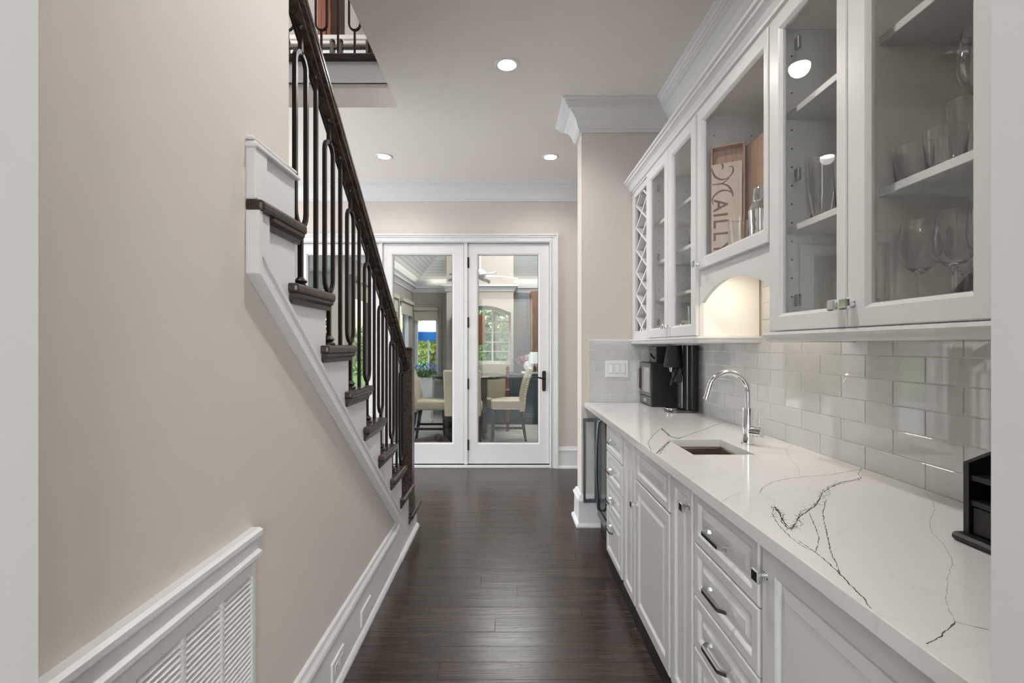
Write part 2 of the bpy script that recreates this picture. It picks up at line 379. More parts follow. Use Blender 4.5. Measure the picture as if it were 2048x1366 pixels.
# ------------------------------------------------------------------ French doors in the back wall
cs = MB()
def casing(m, x0, x1, zt, w_, yf):
    for a, b_, d in ((0, w_, .018), (.0, .030, .030), (w_-.014, w_, .024), (.034, .040, .022)):
        pass
    # stepped profile: outer back band, field, inner bead
    for xa, xb, d in ((w_-.022, w_, .034), (w_-.040, w_-.022, .026), (.012, w_-.040, .018), (0, .012, .024)):
        m.box(x0-xb, x0-xa, yf-d, yf, 0, zt+xb, bev=.002); m.box(x1+xa, x1+xb, yf-d, yf, 0, zt+xb, bev=.002)
        m.box(x0-xa, x1+xa, yf-d, yf, zt+xa, zt+xb, bev=.002)
casing(cs, -2.315, .470, 2.462, .088, YB)
cs.box(-2.33, -2.295, YB, YB+.15, 0, 2.475).box(.465, .485, YB, YB+.15, 0, 2.475).box(-2.295, .465, YB, YB+.15, 2.455, 2.475)
cs.box(-1.402, -1.360, YB+.012, YB+.12, 0.035, 2.455, bev=.003).box(-.470, -.430, YB+.012, YB+.12, 0.035, 2.455, bev=.003)
struct(cs.build('trim_4', 'white'))
struct(MB().box(-2.295, .465, YB-.01, YB+.15, 0, .028, bev=.004).build('trim_5', 'white'))
struct(MB().box(-2.295, .465, YB+.02, YB+.10, .028, .038).build('trim_6', 'hinge'))
for n, (a, b_) in enumerate(((-2.292, -1.405), (-1.357, -.474), (-.427, .460))):
    yf = YB+.022; fn = lambda u, v, d, yf=yf: (u, yf+d, v); z0, z1 = .040, 2.450
    ga, gb, gz0, gz1 = a+.112, b_-.118, .270, 2.326
    if n == 1: ga, gb = a+.112, b_-.126
    m = MB().rings([(a, b_, z0, z1, .045), (a, b_, z0, z1, .003), (a+.003, b_-.003, z0+.003, z1-.003, 0), (ga-.014, gb+.014, gz0-.014, gz1+.014, 0), (ga-.010, gb+.010, gz0-.010, gz1+.010, .007), (ga, gb, gz0, gz1, .009), (ga, gb, gz0, gz1, .045)], fn, cap1=False, close=True)
    d = struct(m.build('door_%d' % (n+1), 'door'))
    bx(ga-.004, gb+.004, yf+.020, yf+.026, gz0-.004, gz1+.004).build('pane', 'glass', d)
    MB().rings([(ga, gb, gz0, gz1, .012), (ga+.004, gb-.004, gz0+.004, gz1-.004, .012), (ga+.004, gb-.004, gz0+.004, gz1-.004, .018), (ga, gb, gz0, gz1, .018)], fn, cap1=False, close=True).build('gasket', 'black', d)
    if n == 2:
        for yy in (525, 645, 768, 890):
            zz = H+(692-yy)/FPX*5.19
            MB().box(a-.010, a+.012, yf-.010, yf+.004, zz-.058, zz+.058, bev=.003).build('hinge', 'hinge', d)
        hx = .405; hz = H+(692-762)/FPX*5.19
        MB().prism([(hx-.022+.022*math.cos(t)+.0*t if 0 else hx+.021*math.cos(t), hz+(.092 if math.sin(t) > 0 else -.092)+.021*math.sin(t)) for t in [2*PI*k/16+.01 for k in range(16)]], 'y', yf-.012, yf).build('lock_plate', 'hinge', d)
        MB().tube([(hx, yf-.01, hz+.025), (hx, yf-.05, hz+.025), (hx-.04, yf-.055, hz+.035), (hx-.10, yf-.055, hz+.047), (hx-.125, yf-.05, hz+.043)], [.010, .010, .009, .008, .006], 8).build('lever', 'hinge', d, True)
        MB().lathe([(0, 0), (.012, 0), (.012, .014), (0, .014)], (hx, yf-.014, hz-.07), 12, 'y').build('keyhole_boss', 'hinge', d, True)

# ------------------------------------------------------------------ staircase
RISE, RUN = .1905, .2515
NOS = lambda i: 3.53-RUN*(i-1)
RSR = lambda i: NOS(i)-.028
st = thing('staircase', 'straight flight of white stairs with dark stained treads along the left wall', 'staircase', (-1.2, 3.0, 0))
poly = []
for i in range(1, 10):
    poly += [(RSR(i), 0 if i == 1 else RISE*(i-1)-.032), (RSR(i), RISE*i-.032)]
poly += [(1.24, RISE*9-.032), (1.24, 1.532), (2.905, .248), (2.905, 0)]
MB().prism(poly, 'x', -.80, -.665).build('stringer', 'white', st)
MB().box(-.80, -.666, 1.26, 1.490, RISE*9, 1.868).box(-.80, -.655, 1.238, 1.300, RISE*9, 1.868, bev=.003).box(-.80, -.658, 1.234, 1.492, 1.869, 1.879, bev=.003).box(-.80, -.648, 1.232, 1.491, 1.848, 1.860, bev=.003).build('skirt_panel', 'white', st)
# diagonal moulding under the stringer
def diag(y0, z0, y1, z1, o0, o1):   # band between vertical offsets o0..o1 of the line
    return [(y0, z0+o0), (y1, z1+o0), (y1, z1+o1), (y0, z0+o1)]
sk = MB()
A0 = (1.237, 1.5245); A1 = (2.90, .252)
sk.prism(diag(*A0, *A1, 0, .078), 'x', -.679, -.652).prism(diag(*A0, *A1, -.006, .020), 'x', -.679, -.642).prism(diag(*A0, *A1, .060, .074), 'x', -.679, -.647)
sk.box(-.679, -.6505, 1.241, 1.302, 1.56, RISE*9-.030).box(-.679, -.644, 1.235, 1.252, 1.52, RISE*9-.030)
sk.build('skirt_moulding', 'white', st)
MB().sweep([(-.665, 2.92), (-.665, RSR(1)), ][::-1], [(-.0, 0), (-.0, .030), (.006, .030), (.018, .016), (.020, 0)]).build('shoe_moulding', 'white', st)
for i in range(1, 10):
    z = RISE*i; yb = RSR(i+1) if i < 9 else 1.24
    t = MB().box(-1.745, -.635, yb-.002, NOS(i), z-.032, z, bev=.010, seg=2)
    t.box(-.690, -.6355, (yb-.048) if i < 9 else 1.236, yb+.03, z-.0315, z-.0006, bev=.009, seg=2)
    to = t.build('tread', 'tread', st)
    sc = MB().prism([(-.668, z-.032), (-.640, z-.032), (-.642, z-.042), (-.654, z-.050), (-.656, z-.064), (-.668, z-.064)], 'y', (yb-.040) if i < 9 else 1.306, NOS(i)-.012)
    sc.box(-1.74, -.66, RSR(i)-.002, RSR(i)+.016, z-.058, z-.032)
    sc.build('scotia', 'tread', to)
    MB().box(-1.745, -.668, RSR(i)-.018, RSR(i), z-RISE+.001, z-.032).build('riser', 'white', st)
# railing
rg = thing('stair_railing', 'dark stair railing with looped iron balusters, sloping handrail and square newel post', 'railing', (-.69, 3.26, 0))
BXX = -.690; HW = .0425
def loop_pts(yc, z0, z1, fn):
    P = []
    for k in range(9):
        a = PI*k/8; P.append(fn(yc+HW*math.cos(a), z1-HW+HW*math.sin(a)))
    for k in range(9):
        a = PI+PI*k/8; q = 1.0+.35*max(0, math.cos(a-1.5*PI))**6
        P.append(fn(yc+HW*math.cos(a), z0+HW*1.2+HW*1.2*math.sin(a)))
    return P
def shoe(m, x, y, z):
    m.lathe([(.024, 0), (.024, .006), (.015, .014), (.022, .022), (.013, .032), (.010, .036)], (x, y, z), 12)
zu = lambda yy: 2.394-.7575*(yy-1.589)
for i in range(2, 9):
    z = RISE*i; yl = NOS(i)-.181; ys = NOS(i)-.055
    m = MB(); fn = lambda u, v: (BXX, u, v)
    m.tube(loop_pts(yl, z+.206, z+.785, fn), .0068, square=True, closed=True, up=(1, 0, 0))
    m.tube([(BXX, yl, z), (BXX, yl, z+.212)], .0068, square=True, up=(1, 0, 0)).tube([(BXX, yl, z+.780), (BXX, yl, zu(yl)+.02)], .0068, square=True, up=(1, 0, 0))
    o = m.build('looped_baluster', 'iron', rg)
    m = MB(); shoe(m, BXX, yl, z); m.build('base_shoe', 'iron', o, True)
    m = MB().lathe([(.009, 0), (.013, .006), (.013, .014), (.009, .018)], (BXX, yl, zu(yl)-.012), 12); m.build('collar', 'iron', o, True)
    if i > 2:
        o = MB().tube([(BXX, ys, z), (BXX, ys, zu(ys)+.02)], .0068, square=True, up=(1, 0, 0)).build('straight_baluster', 'iron', rg)
        m = MB().lathe([(.009, 0), (.013, .006), (.013, .014), (.009, .018)], (BXX, ys, zu(ys)-.012), 12); m.build('collar', 'iron', o, True)
MB().tube([(-.694, 1.488, 1.875), (-.694, 1.488, zu(1.488)+.02)], .0068, square=True, up=(1, 0, 0)).build('straight_baluster', 'iron', rg)
y0, y1 = 1.482, 3.235
hr = MB()
for xa, xb, oa, ob in ((-.709, -.671, 0, .016), (-.722, -.658, .016, .030), (-.717, -.663, .030, .044), (-.722, -.658, .044, .066), (-.714, -.666, .066, .076)):
    hr.prism([(y0, zu(y0)+oa), (y1, zu(y1)+oa), (y1, zu(y1)+ob), (y0, zu(y0)+ob)], 'x', xa, xb, bev=.003)
hr.build('handrail', 'rail', rg)
nw = MB().box(-.735, -.645, 3.222, 3.312, RISE+.001, 1.305, bev=.004).box(-.740, -.640, 3.217, 3.317, 1.305, 1.322, bev=.006)
nw.build('newel_post', 'rail', rg)
MB().box(-.739, -.641, 3.218, 3.316, RISE+.001, RISE+.11, bev=.004).build('newel_base', 'rail', rg)

# ------------------------------------------------------------------ upper landing seen through the stairwell
struct(MB().box(-4.45, -.80, 3.56, 6.2, 3.42, 3.486).box(-.80, 2.2, -3, 6.2, 3.42, 3.486).build('floor_upper', 'floor'))
struct(MB().box(-4.45, -.807, 3.512, 3.56, 3.275, 3.432).box(-4.45, -.807, 3.505, 3.56, 3.275, 3.292, bev=.003).build('trim_7', 'white'))
struct(MB().box(-4.45, -.807, 3.490, 3.62, 3.432, 3.487, bev=.008).build('trim_8', 'tread'))
struct(MB().box(-4.6, 2.3, 6.1, 6.2, 3.486, 6.0).build('wall_upper', 'wall'))
struct(MB().box(-4.6, 2.3, -3.1, 6.2, 6.0, 6.1).build('ceiling_upper', 'ceil'))
struct(MB().box(2.2, 2.3, -3.1, 6.2, 3.486, 6.0).box(-4.6, 2.3, -3.15, -3.05, 3.1, 6.0).build('wall_upper_hall', 'wall'))
ur = thing('landing_railing', 'dark looped iron railing of the upper landing above the stairwell', 'railing', (-1.3, 3.57, 3.487))
k = 0; x = -.894
while x > -2.2:
    fn = lambda u, v: (u, 3.57, v); zb = 3.487
    if k % 2 == 0:
        m = MB().tube(loop_pts(x, zb+.215, zb+.80, fn), .0068, square=True, closed=True, up=(0, 1, 0)).tube([(x, 3.57, zb), (x, 3.57, zb+.222)], .0068, square=True).tube([(x, 3.57, zb+.795), (x, 3.57, zb+.9)], .0068, square=True)
        m.build('looped_baluster', 'iron', ur)
    else:
        MB().tube([(x, 3.57, zb), (x, 3.57, zb+.9)], .0068, square=True).build('straight_baluster', 'iron', ur)
    x -= .1252; k += 1
MB().box(-2.25, -.81, 3.54, 3.60, zb+.89, zb+.95, bev=.008).build('handrail', 'rail', ur)
hw = struct(MB().box(-3.2, -.81, 4.80, 4.88, 3.486, 4.405).build('wall_landing', 'white'))
struct(MB().box(-3.22, -.80, 4.765, 4.90, 4.405, 4.458, bev=.008).box(-3.22, -.80, 4.775, 4.89, 4.37, 4.405, bev=.004).build('trim_9', 'wall'))
bn = thing('wooden_bench', 'dark wooden bench with round post tops in front of the upper half wall', 'bench', (-1.7, 4.6, 3.487))
yy = 4.55; kz = lambda py: H+(692-py)/FPX*yy
MB().box(-2.6, -1.08, yy-.02, yy+.02, kz(98), kz(92.5), bev=.004).build('top_rail', 'rail', bn)
MB().box(-2.6, -1.08, yy-.30, yy+.05, 3.90, 3.94, bev=.006).build('seat', 'rail', bn)
for px in (665, 681, 737, 742, 575):
    X = (px-1014)/FPX*yy
    MB().box(X-.022, X+.022, yy-.022, yy+.022, 3.487, kz(86), bev=.004).lathe([(0, -.028), (.02, -.02), (.028, 0), (.02, .02), (0, .028)], (X, yy, kz(84)), 12).build('post', 'rail', bn)
cb = thing('tall_wooden_cabinet', 'reddish brown wooden cabinet behind the half wall of the upper landing', 'cabinet', (-2.1, 5.5, 3.487))
X0 = (638-1014)/FPX*5.3; X1 = (659-1014)/FPX*5.3
MB().box(X0-.02, X1+.02, 5.30, 5.75, 3.487, 5.75, bev=.01).build('body', 'redwood', cb)
MB().box(X0-.04, X1+.04, 5.28, 5.77, 5.75, 5.80, bev=.01).build('top', 'redwood', cb)
MB().box(X0+.03, X1-.03, 5.285, 5.31, 3.7, 5.6, bev=.01).build('door', 'redwood', cb)

# ------------------------------------------------------------------ tiled splashback
TP, TL, TG = .0772, .2310, .0024
gb = MB().box(XW-.0055, XW, .53, 3.515, .914, .914+6*TP).box(XW-.0055, XW, 1.66, 2.262, .914+6*TP, 1.69).build('grout_bed', 'grout', wr)
tms = {}
def tile_mesh(L, hh, end):
    k = (round(L, 4), round(hh, 4), end)
    if k not in tms:
        m = bx(0, L-TG, -.0075, 0, 0, hh-TG, bev=.0013) if end else bx(-.0075, 0, 0, L-TG, 0, hh-TG, bev=.0013)
        tms[k] = m.mesh('tile', 'tile')
    return tms[k]
for k in range(10):
    lo, hi = (.54, 3.507) if k < 6 else (1.662, 2.260)
    z0 = .914+k*TP; hh = min(TP, 1.688-z0)
    if hh < .01: continue
    off = 1.377 + (0 if k % 2 == 0 else TL/2); y = off-TL*10
    while y < hi:
        a, b_ = max(lo, y), min(hi, y+TL)
        if b_-a > .01: inst('tile', tile_mesh(b_-a, hh, False), wr, (XW-.001, a, z0))
        y += TL
MB().box(.604, 1.22, 3.5095, 3.515, .914, .914+6*TP).build('grout_bed', 'grout', we)
for k in range(6):
    x = (.644 if k % 2 == 1 else .7595)-TL*2
    while x < 1.21:
        a, b_ = max(.604, x), min(1.211, x+TL)
        if b_-a > .01: inst('tile', tile_mesh(b_-a, TP, True), we, (a, 3.514, .914+k*TP))
        x += TL
# light switches on the tiled end wall
sw = thing('switch_plate', 'white triple rocker switch plate on the tiled end wall', 'light switch', (.81, 3.506, 1.10))
MB().box(.725, .895, 3.4995, 3.5065, 1.100, 1.226, bev=.003).build('plate', 'pot', sw)
for q in range(3):
    xx = .765+q*.045
    MB().box(xx-.018, xx+.018, 3.4985, 3.5000, 1.128, 1.198).build('rocker_surround', 'steel', sw)
    MB().box(xx-.016, xx+.016, 3.493, 3.5005, 1.130, 1.196, bev=.002).build('rocker', 'pot', sw)
    for zz in (1.108, 1.218): MB().lathe([(0, 0), (.003, 0), (.003, .001), (0, .0012)], (xx, 3.499, zz), 8, 'y').build('screw', 'white', sw)

# ------------------------------------------------------------------ cabinet doors and hardware
def FXM(xf): return lambda u, v, d: (xf+d, u, v)
def raised(name, parent, y0, y1, z0, z1, xf=.600, s=.055):
    fn = FXM(xf); t = .021
    m = MB().rings([(y0, y1, z0, z1, t), (y0, y1, z0, z1, .004), (y0+.004, y1-.004, z0+.004, z1-.004, 0), (y0+s-.010, y1-s+.010, z0+s-.010, z1-s+.010, 0), (y0+s-.005, y1-s+.005, z0+s-.005, z1-s+.005, .003), (y0+s, y1-s, z0+s, z1-s, .010), (y0+s, y1-s, z0+s, z1-s, t)], fn, cap1=False, close=True)
    d = m.build(name, 'cab', parent)
    q = s-.002; g = min(.026, (y1-y0-2*s)/3)
    MB().rings([(y0+q, y1-q, z0+q, z1-q, .016), (y0+q, y1-q, z0+q, z1-q, .010), (y0+q+.006, y1-q-.006, z0+q+.006, z1-q-.006, .010), (y0+q+g, y1-q-g, z0+q+g, z1-q-g, .003), (y0+q+g+.002, y1-q-g-.002, z0+q+g+.002, z1-q-g-.002, .002)], fn, cap0=True).build('panel', 'cab', d)
    return d
def pull(parent, yc, zc, xf=.600, L=.135):
    a, b_ = yc-L/2, yc+L/2
    m = MB().tube([(xf+.006, a+.006, zc), (xf-.016, a+.004, zc), (xf-.031, a+.018, zc), (xf-.031, b_-.018, zc), (xf-.016, b_-.004, zc), (xf+.006, b_-.006, zc)], [.0055, .005, .0055, .0055, .005, .0055], square=True, up=(0, 0, 1))
    o = m.build('pull_handle', 'chrome', parent)
    MB().box(xf-.0375, xf-.0362, a+.020, b_-.020, zc-.0042, zc+.0042).build('inlay', 'blackgloss', o)
def knob(parent, yc, zc, xf, clear=False):
    m = MB().box(xf-.030, xf-.019, yc-.0145, yc+.0145, zc-.0145, zc+.0145, bev=.0025).tube([(xf+.002, yc, zc), (xf-.021, yc, zc)], [.008, .006], 10).box(xf-.003, xf+.001, yc-.009, yc+.009, zc-.009, zc+.009, bev=.001)
    o = m.build('knob', 'chrome', parent)
    MB().box(xf-.0312, xf-.0296, yc-.0115, yc+.0115, zc-.0115, zc+.0115, bev=.0006).build('inlay', 'chrome' if clear else 'blackgloss', o)
ZB, ZT = .100, .872
def base_unit(name, label, y0, y1, top=.878):
    t = thing(name, label, 'cabinet', (.9, (y0+y1)/2, 0), group='base cabinets under the quartz counter')
    MB().box(.6215, .640, y0+.0005, y1-.0005, .097, .878).box(.640, 1.205, y0+.001, y1-.001, .10, top).build('body', 'cab', t)
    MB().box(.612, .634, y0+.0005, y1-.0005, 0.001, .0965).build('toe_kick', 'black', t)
    return t
dz = [(.372, .102), (.536, .375), (.703, .539), (.872, .706)]
def drawers(t, y0, y1):
    for zt, zb in [(b, a) for a, b in [(.102, .370), (.374, .534), (.538, .701), (.705, .868)]]:
        d = raised('drawer', t, y0, y1, zb, zt, s=.040); pull(d, (y0+y1)/2, (zb+zt)/2+(.0 if zt-zb < .2 else .06))
t = base_unit('drawer_cabinet', 'white four drawer base cabinet beside the beverage cooler', 2.472, 2.880); drawers(t, 2.492, 2.866)
t = base_unit('narrow_cabinet', 'narrow white raised panel base cabinet between far drawers and sink cabinet', 2.226, 2.4715); raised('door', t, 2.236, 2.450, .102, .868, s=.05)
t = base_unit('sink_cabinet', 'white sink base cabinet with false drawer front above one door', 1.750, 2.2255, .66)
raised('false_front', t, 1.758, 2.218, .712, .868, s=.040); d = raised('door', t, 1.758, 2.218, .102, .706); knob(d, 2.192, .600, .600)
t = base_unit('pull_out_cabinet', 'narrow white pull out base cabinet with square knob at its top', 1.532, 1.7495); d = raised('door', t, 1.541, 1.742, .102, .868, s=.05); knob(d, 1.563, .800, .600)
t = base_unit('drawer_cabinet', 'white four drawer base cabinet nearest the doorway', 1.128, 1.5315); drawers(t, 1.134, 1.524)
t = base_unit('end_cabinet', 'white base cabinet with tall raised panel door at the near end of the counter', .545, 1.1275); d = raised('door', t, .60, 1.120, .102, .868, s=.065); knob(d, 1.096, .800, .600)
# beverage cooler under the far end of the counter
bc = thing('beverage_cooler', 'stainless framed glass door beverage cooler under the far end of the counter', 'wine cooler', (.9, 3.2, 0))
MB().box(.692, 1.20, 2.884, 3.445, .10, .870).build('body', 'blackmat', bc)
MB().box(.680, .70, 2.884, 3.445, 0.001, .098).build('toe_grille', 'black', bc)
fn = FXM(.655)
m = MB().rings([(2.886, 3.438, .105, .868, .036), (2.886, 3.438, .105, .868, .002), (2.888, 3.436, .107, .866, 0), (2.930, 3.394, .165, .815, 0), (2.930, 3.394, .165, .815, .036)], fn, cap1=False, close=True)
dr = m.build('door', 'coolersteel', bc)
MB().box(.662, .668, 2.93, 3.394, .165, .815).build('pane', 'blackgloss', dr)
P = [(.656, 3.30, .82), (.634, 3.30, .80)] + [(.634-.014*math.sin(PI*k/10), 3.30, .80-.60*k/10) for k in range(1, 10)] + [(.634, 3.30, .20), (.656, 3.30, .18)]
MB().tube(P, .009, 10).build('handle', 'coolersteel', dr, True)
fr = thing('filler_frame', 'narrow steel framed filler panel between the cooler and the end wall', 'panel', (.59, 3.46, .19))
fn = lambda u, v, d: (u, 3.452+d, v)
MB().rings([(.556, .654, .190, .803, .02), (.556, .654, .190, .803, 0), (.572, .638, .215, .778, 0), (.572, .638, .215, .778, .02)], fn, cap1=False, close=True).build('frame', 'coolersteel', fr)
MB().box(.568, .642, 3.462, 3.466, .205, .788).build('pane', 'glass', fr)
MB().box(.692, .720, 3.446, 3.514, .0, .878).build('stile', 'cab', fr)

# ------------------------------------------------------------------ quartz counter with sink opening
ct = thing('countertop', 'long white quartz countertop with grey veining and a sink cutout', 'countertop', (.9, 2.0, .879))
b = bmesh.new(); xs = [.572, .715, .953, 1.2135]; ys = [.535, 1.82, 2.12, 3.5075]
vt = [[b.verts.new((x, y, .914)) for y in ys] for x in xs]; vb = [[b.verts.new((x, y, .8795)) for y in ys] for x in xs]
for i in range(3):
    for j in range(3):
        if i == 1 and j == 1: continue
        b.faces.new((vt[i][j], vt[i+1][j], vt[i+1][j+1], vt[i][j+1])); b.faces.new((vb[i][j+1], vb[i+1][j+1], vb[i+1][j], vb[i][j]))
for i in range(3):
    b.faces.new((vb[i][0], vb[i+1][0], vt[i+1][0], vt[i][0])); b.faces.new((vt[i][3], vt[i+1][3], vb[i+1][3], vb[i][3]))
    b.faces.new((vt[0][i], vt[0][i+1], vb[0][i+1], vb[0][i])); b.faces.new((vb[3][i], vb[3][i+1], vt[3][i+1], vt[3][i]))
b.faces.new((vt[1][1], vb[1][1], vb[2][1], vt[2][1])); b.faces.new((vt[2][2], vb[2][2], vb[1][2], vt[1][2]))
b.faces.new((vt[1][2], vb[1][2], vb[1][1], vt[1][1])); b.faces.new((vt[2][1], vb[2][1], vb[2][2], vt[2][2]))
bmesh.ops.recalc_face_normals(b, faces=b.faces[:])
ee = [e for e in b.edges if len(e.link_faces) == 2 and e.calc_face_angle(0) > 1]
bmesh.ops.bevel(b, geom=ee, offset=.0016, segments=2, profile=.5, affect='EDGES')
m = MB(); m.join(b); m.build('slab', 'quartz', ct)
def cp(x, y):
    Y = .416*FPX/(y-692); return ((x-1014)*Y/FPX, Y)
def z3(l): return [(1480+a/2.97, 660+b_/2.97) for a, b_ in l]
def z4(l): return [(1380+a/3.066, 960+b_/3.066) for a, b_ in l]
def z5(l): return [(1140+a/3.2525, 640+b_/3.2525) for a, b_ in l]
veins = [(z3([(725, 825), (540, 860), (400, 870), (270, 885), (190, 905), (130, 940), (118, 968)]), .0016, 1),
 (z3([(720, 880), (690, 890), (600, 905), (540, 935), (490, 965), (470, 1010), (440, 1050), (400, 1080), (350, 1110), (330, 1150), (305, 1185)]), .0030, 2),
 (z3([(305, 1185), (260, 1140), (235, 1090), (205, 1050)]), .0034, 2),
 (z3([(205, 1050), (190, 1090), (230, 1160), (300, 1230), (380, 1290), (450, 1320)]), .0018, 1),
 (z4([(780, 450), (900, 555), (990, 650), (1060, 720), (1110, 790)]), .0026, 1), (z4([(660, 370), (780, 450)]), .002, 1),
 (z4([(185, 175), (200, 130), (260, 95), (330, 72), (430, 85), (520, 130), (510, 200)]), .0012, 0),
 (z4([(835, 120), (812, 205), (840, 330), (860, 430), (900, 520), (920, 580)]), .0022, 1),
 (z4([(730, 200), (765, 280), (790, 350), (785, 400), (770, 440)]), .0018, 1),
 (z4([(1440, 70), (1490, 130), (1500, 185), (1470, 260), (1480, 320), (1560, 400), (1610, 500), (1580, 600), (1575, 680), (1570, 750), (1600, 820), (1630, 870)]), .0014, 0),
 (z4([(1630, 870), (1700, 890), (1830, 920)]), .0016, 1), (z4([(1630, 870), (1580, 920), (1520, 970), (1450, 1005)]), .0024, 1),
 (z3([(315, 680), (270, 715), (300, 765), (350, 830), (350, 865)]), .0014, 0),
 (z5([(920, 640), (770, 675), (650, 695), (595, 705)]), .0026, 0), (z5([(1020, 660), (940, 685), (870, 715), (780, 745), (710, 770), (715, 795)]), .0030, 1),
 (z5([(595, 705), (660, 760), (710, 775)]), .0028, 2), (z5([(595, 705), (540, 750), (505, 800), (530, 850), (555, 880), (560, 915)]), .0020, 1),
 (z5([(660, 780), (620, 810), (560, 870)]), .0032, 2), (z5([(350, 540), (280, 570), (220, 605)]), .0028, 0), (z5([(750, 990), (1000, 990), (1300, 1010)]), .0010, 0),
 (z5([(520, 580), (490, 615), (520, 650), (590, 680)]), .0020, 0), (z3([(720, 880), (700, 850), (725, 825)]), .0018, 1)]
rv = random.Random(3); vm = {0: bmesh.new(), 1: bmesh.new()}
def ribbon(b, pts, wd, jit):
    P = []
    for p, q in zip(pts, pts[1:]):
        L = math.hypot(q[0]-p[0], q[1]-p[1]); n = max(2, int(L/.006))
        for k in range(n):
            s = k/n; P.append((p[0]+(q[0]-p[0])*s+rv.gauss(0, jit), p[1]+(q[1]-p[1])*s+rv.gauss(0, jit)))
    P.append(pts[-1]); pv = None
    for i, p in enumerate(P):
        if p[0] < .5735 or p[0] > 1.21 or (.713 < p[0] < .955 and 1.818 < p[1] < 2.122): pv = None; continue
        q = P[min(i+1, len(P)-1)]; o = P[max(i-1, 0)]; dx, dy = q[0]-o[0], q[1]-o[1]; L = math.hypot(dx, dy) or 1
        ww = wd*rv.uniform(.25, 1.0)/2; nx, ny = -dy/L*ww, dx/L*ww
        cur = (b.verts.new((p[0]+nx, p[1]+ny, .9142)), b.verts.new((p[0]-nx, p[1]-ny, .9142)))
        if pv: b.faces.new((pv[0], cur[0], cur[1], pv[1]))
        pv = cur
for pts, wd, kd in veins:
    W = [cp(*p) for p in pts]; wd *= 1.3
    ribbon(vm[0 if kd == 0 else 1], W, wd, .0007)
    if kd == 2:
        for q in range(2): ribbon(vm[1], [(x+rv.gauss(0, .006), y+rv.gauss(0, .006)) for x, y in W], wd*.6, .0018)
        for q in range(34):
            i = rv.randrange(len(W)-1); s = rv.random(); x = W[i][0]+(W[i+1][0]-W[i][0])*s+rv.gauss(0, .008); y = W[i][1]+(W[i+1][1]-W[i][1])*s+rv.gauss(0, .008)
            ribbon(vm[1], [(x, y), (x+rv.gauss(.003, .006), y+rv.gauss(-.006, .006))], .0020, .0006)
for k in (0, 1):
    m = MB(); bmesh.ops.recalc_face_normals(vm[k], faces=vm[k].faces[:]); m.join(vm[k]); o = m.build('veining', 'vein2' if k == 0 else 'vein', ct); o['kind'] = 'stuff'
# sink
sk = thing('bar_sink', 'small rectangular undermount steel bar sink set into the quartz counter', 'sink', (.834, 1.97, .70))
fn = lambda u, v, d: (u, v, d)
MB().rings([(.695, .973, 1.80, 2.14, .8785), (.708, .960, 1.813, 2.127, .8785), (.712, .956, 1.817, 2.123, .872), (.716, .952, 1.821, 2.119, .72), (.73, .938, 1.835, 2.105, .705)], fn).build('basin', 'sink', sk)
MB().lathe([(0, .0005), (.018, .001), (.028, .004), (.030, .001)], (.834, 1.97, .7055), 20).build('drain', 'chrome', sk, True)
# faucet
fc = thing('faucet', 'chrome gooseneck bar faucet standing behind the sink', 'faucet', (1.020, 2.010, .9145))
FXx, FYy = 1.020, 2.010
MB().lathe([(0, 0), (.027, 0), (.027, .004), (.0235, .006), (.0235, .150), (.0245, .151), (.0245, .155), (0, .155)], (FXx, FYy, .9145), 28).build('body', 'chrome', fc, True)
R = .083; P = [(FXx, FYy, 1.06), (FXx, FYy, 1.135)] + [(FXx-R+R*math.cos(a), FYy, 1.135+R*math.sin(a)) for a in [PI*k/18 for k in range(1, 18)]]
a = PI*1.05; P += [(FXx-2*R-.004, FYy, 1.130), (FXx-2*R-.012, FYy, 1.104)]
MB().tube(P, .0118, 18).build('spout', 'chrome', fc, True)
dv = Vector((.55, -.83, 0)).normalized(); p0 = Vector((FXx, FYy, .972))
MB().tube([p0, p0+dv*.030], .0200, 24).build('valve', 'chrome', fc, True)
MB().tube([p0+dv*.031, p0+dv*.060], .0205, 24).build('handle', 'chrome', fc, True)
MB().tube([p0+dv*.046+Vector((0, 0, .018)), p0+dv*.050+Vector((0.002, 0, .098))], .0045, 12).build('lever', 'chrome', fc, True)

# ------------------------------------------------------------------ upper cabinets
FF = .925; DF = .905
def upper(name, label, y0, y1, z0=1.378, z1=2.445, panels=True):
    t = thing(name, label, 'cabinet', (1.07, (y0+y1)/2, z0), group='white wall cabinets above the counter')
    MB().box(.945, 1.2125, y0+.0005, y0+.018, z0, z1).build('side_panel', 'cabin', t)
    MB().box(.945, 1.2125, y1-.018, y1-.0005, z0, z1).build('side_panel', 'cab', t)
    MB().box(1.2025, 1.2125, y0+.018, y1-.018, z0+.018, z1-.018).build('back_panel', 'cabin', t)
    MB().box(.945, 1.2125, y0+.018, y1-.018, z0, z0+.018).build('bottom_panel', 'cabin', t)
    MB().box(.945, 1.2125, y0+.018, y1-.018, z1-.018, z1).build('top_panel', 'cabin', t)
    return t
def fframe(t, y0, y1, z0, z1, oy0, oy1, oz0, oz1):
    MB().rings([(y0, y1, z0, z1, .02), (y0, y1, z0, z1, .001), (y0+.001, y1-.001, z0+.001, z1-.001, 0), (oy0, oy1, oz0, oz1, 0), (oy0, oy1, oz0, oz1, .02)], FXM(FF), cap1=False, close=True).build('face_frame', 'cab', t)
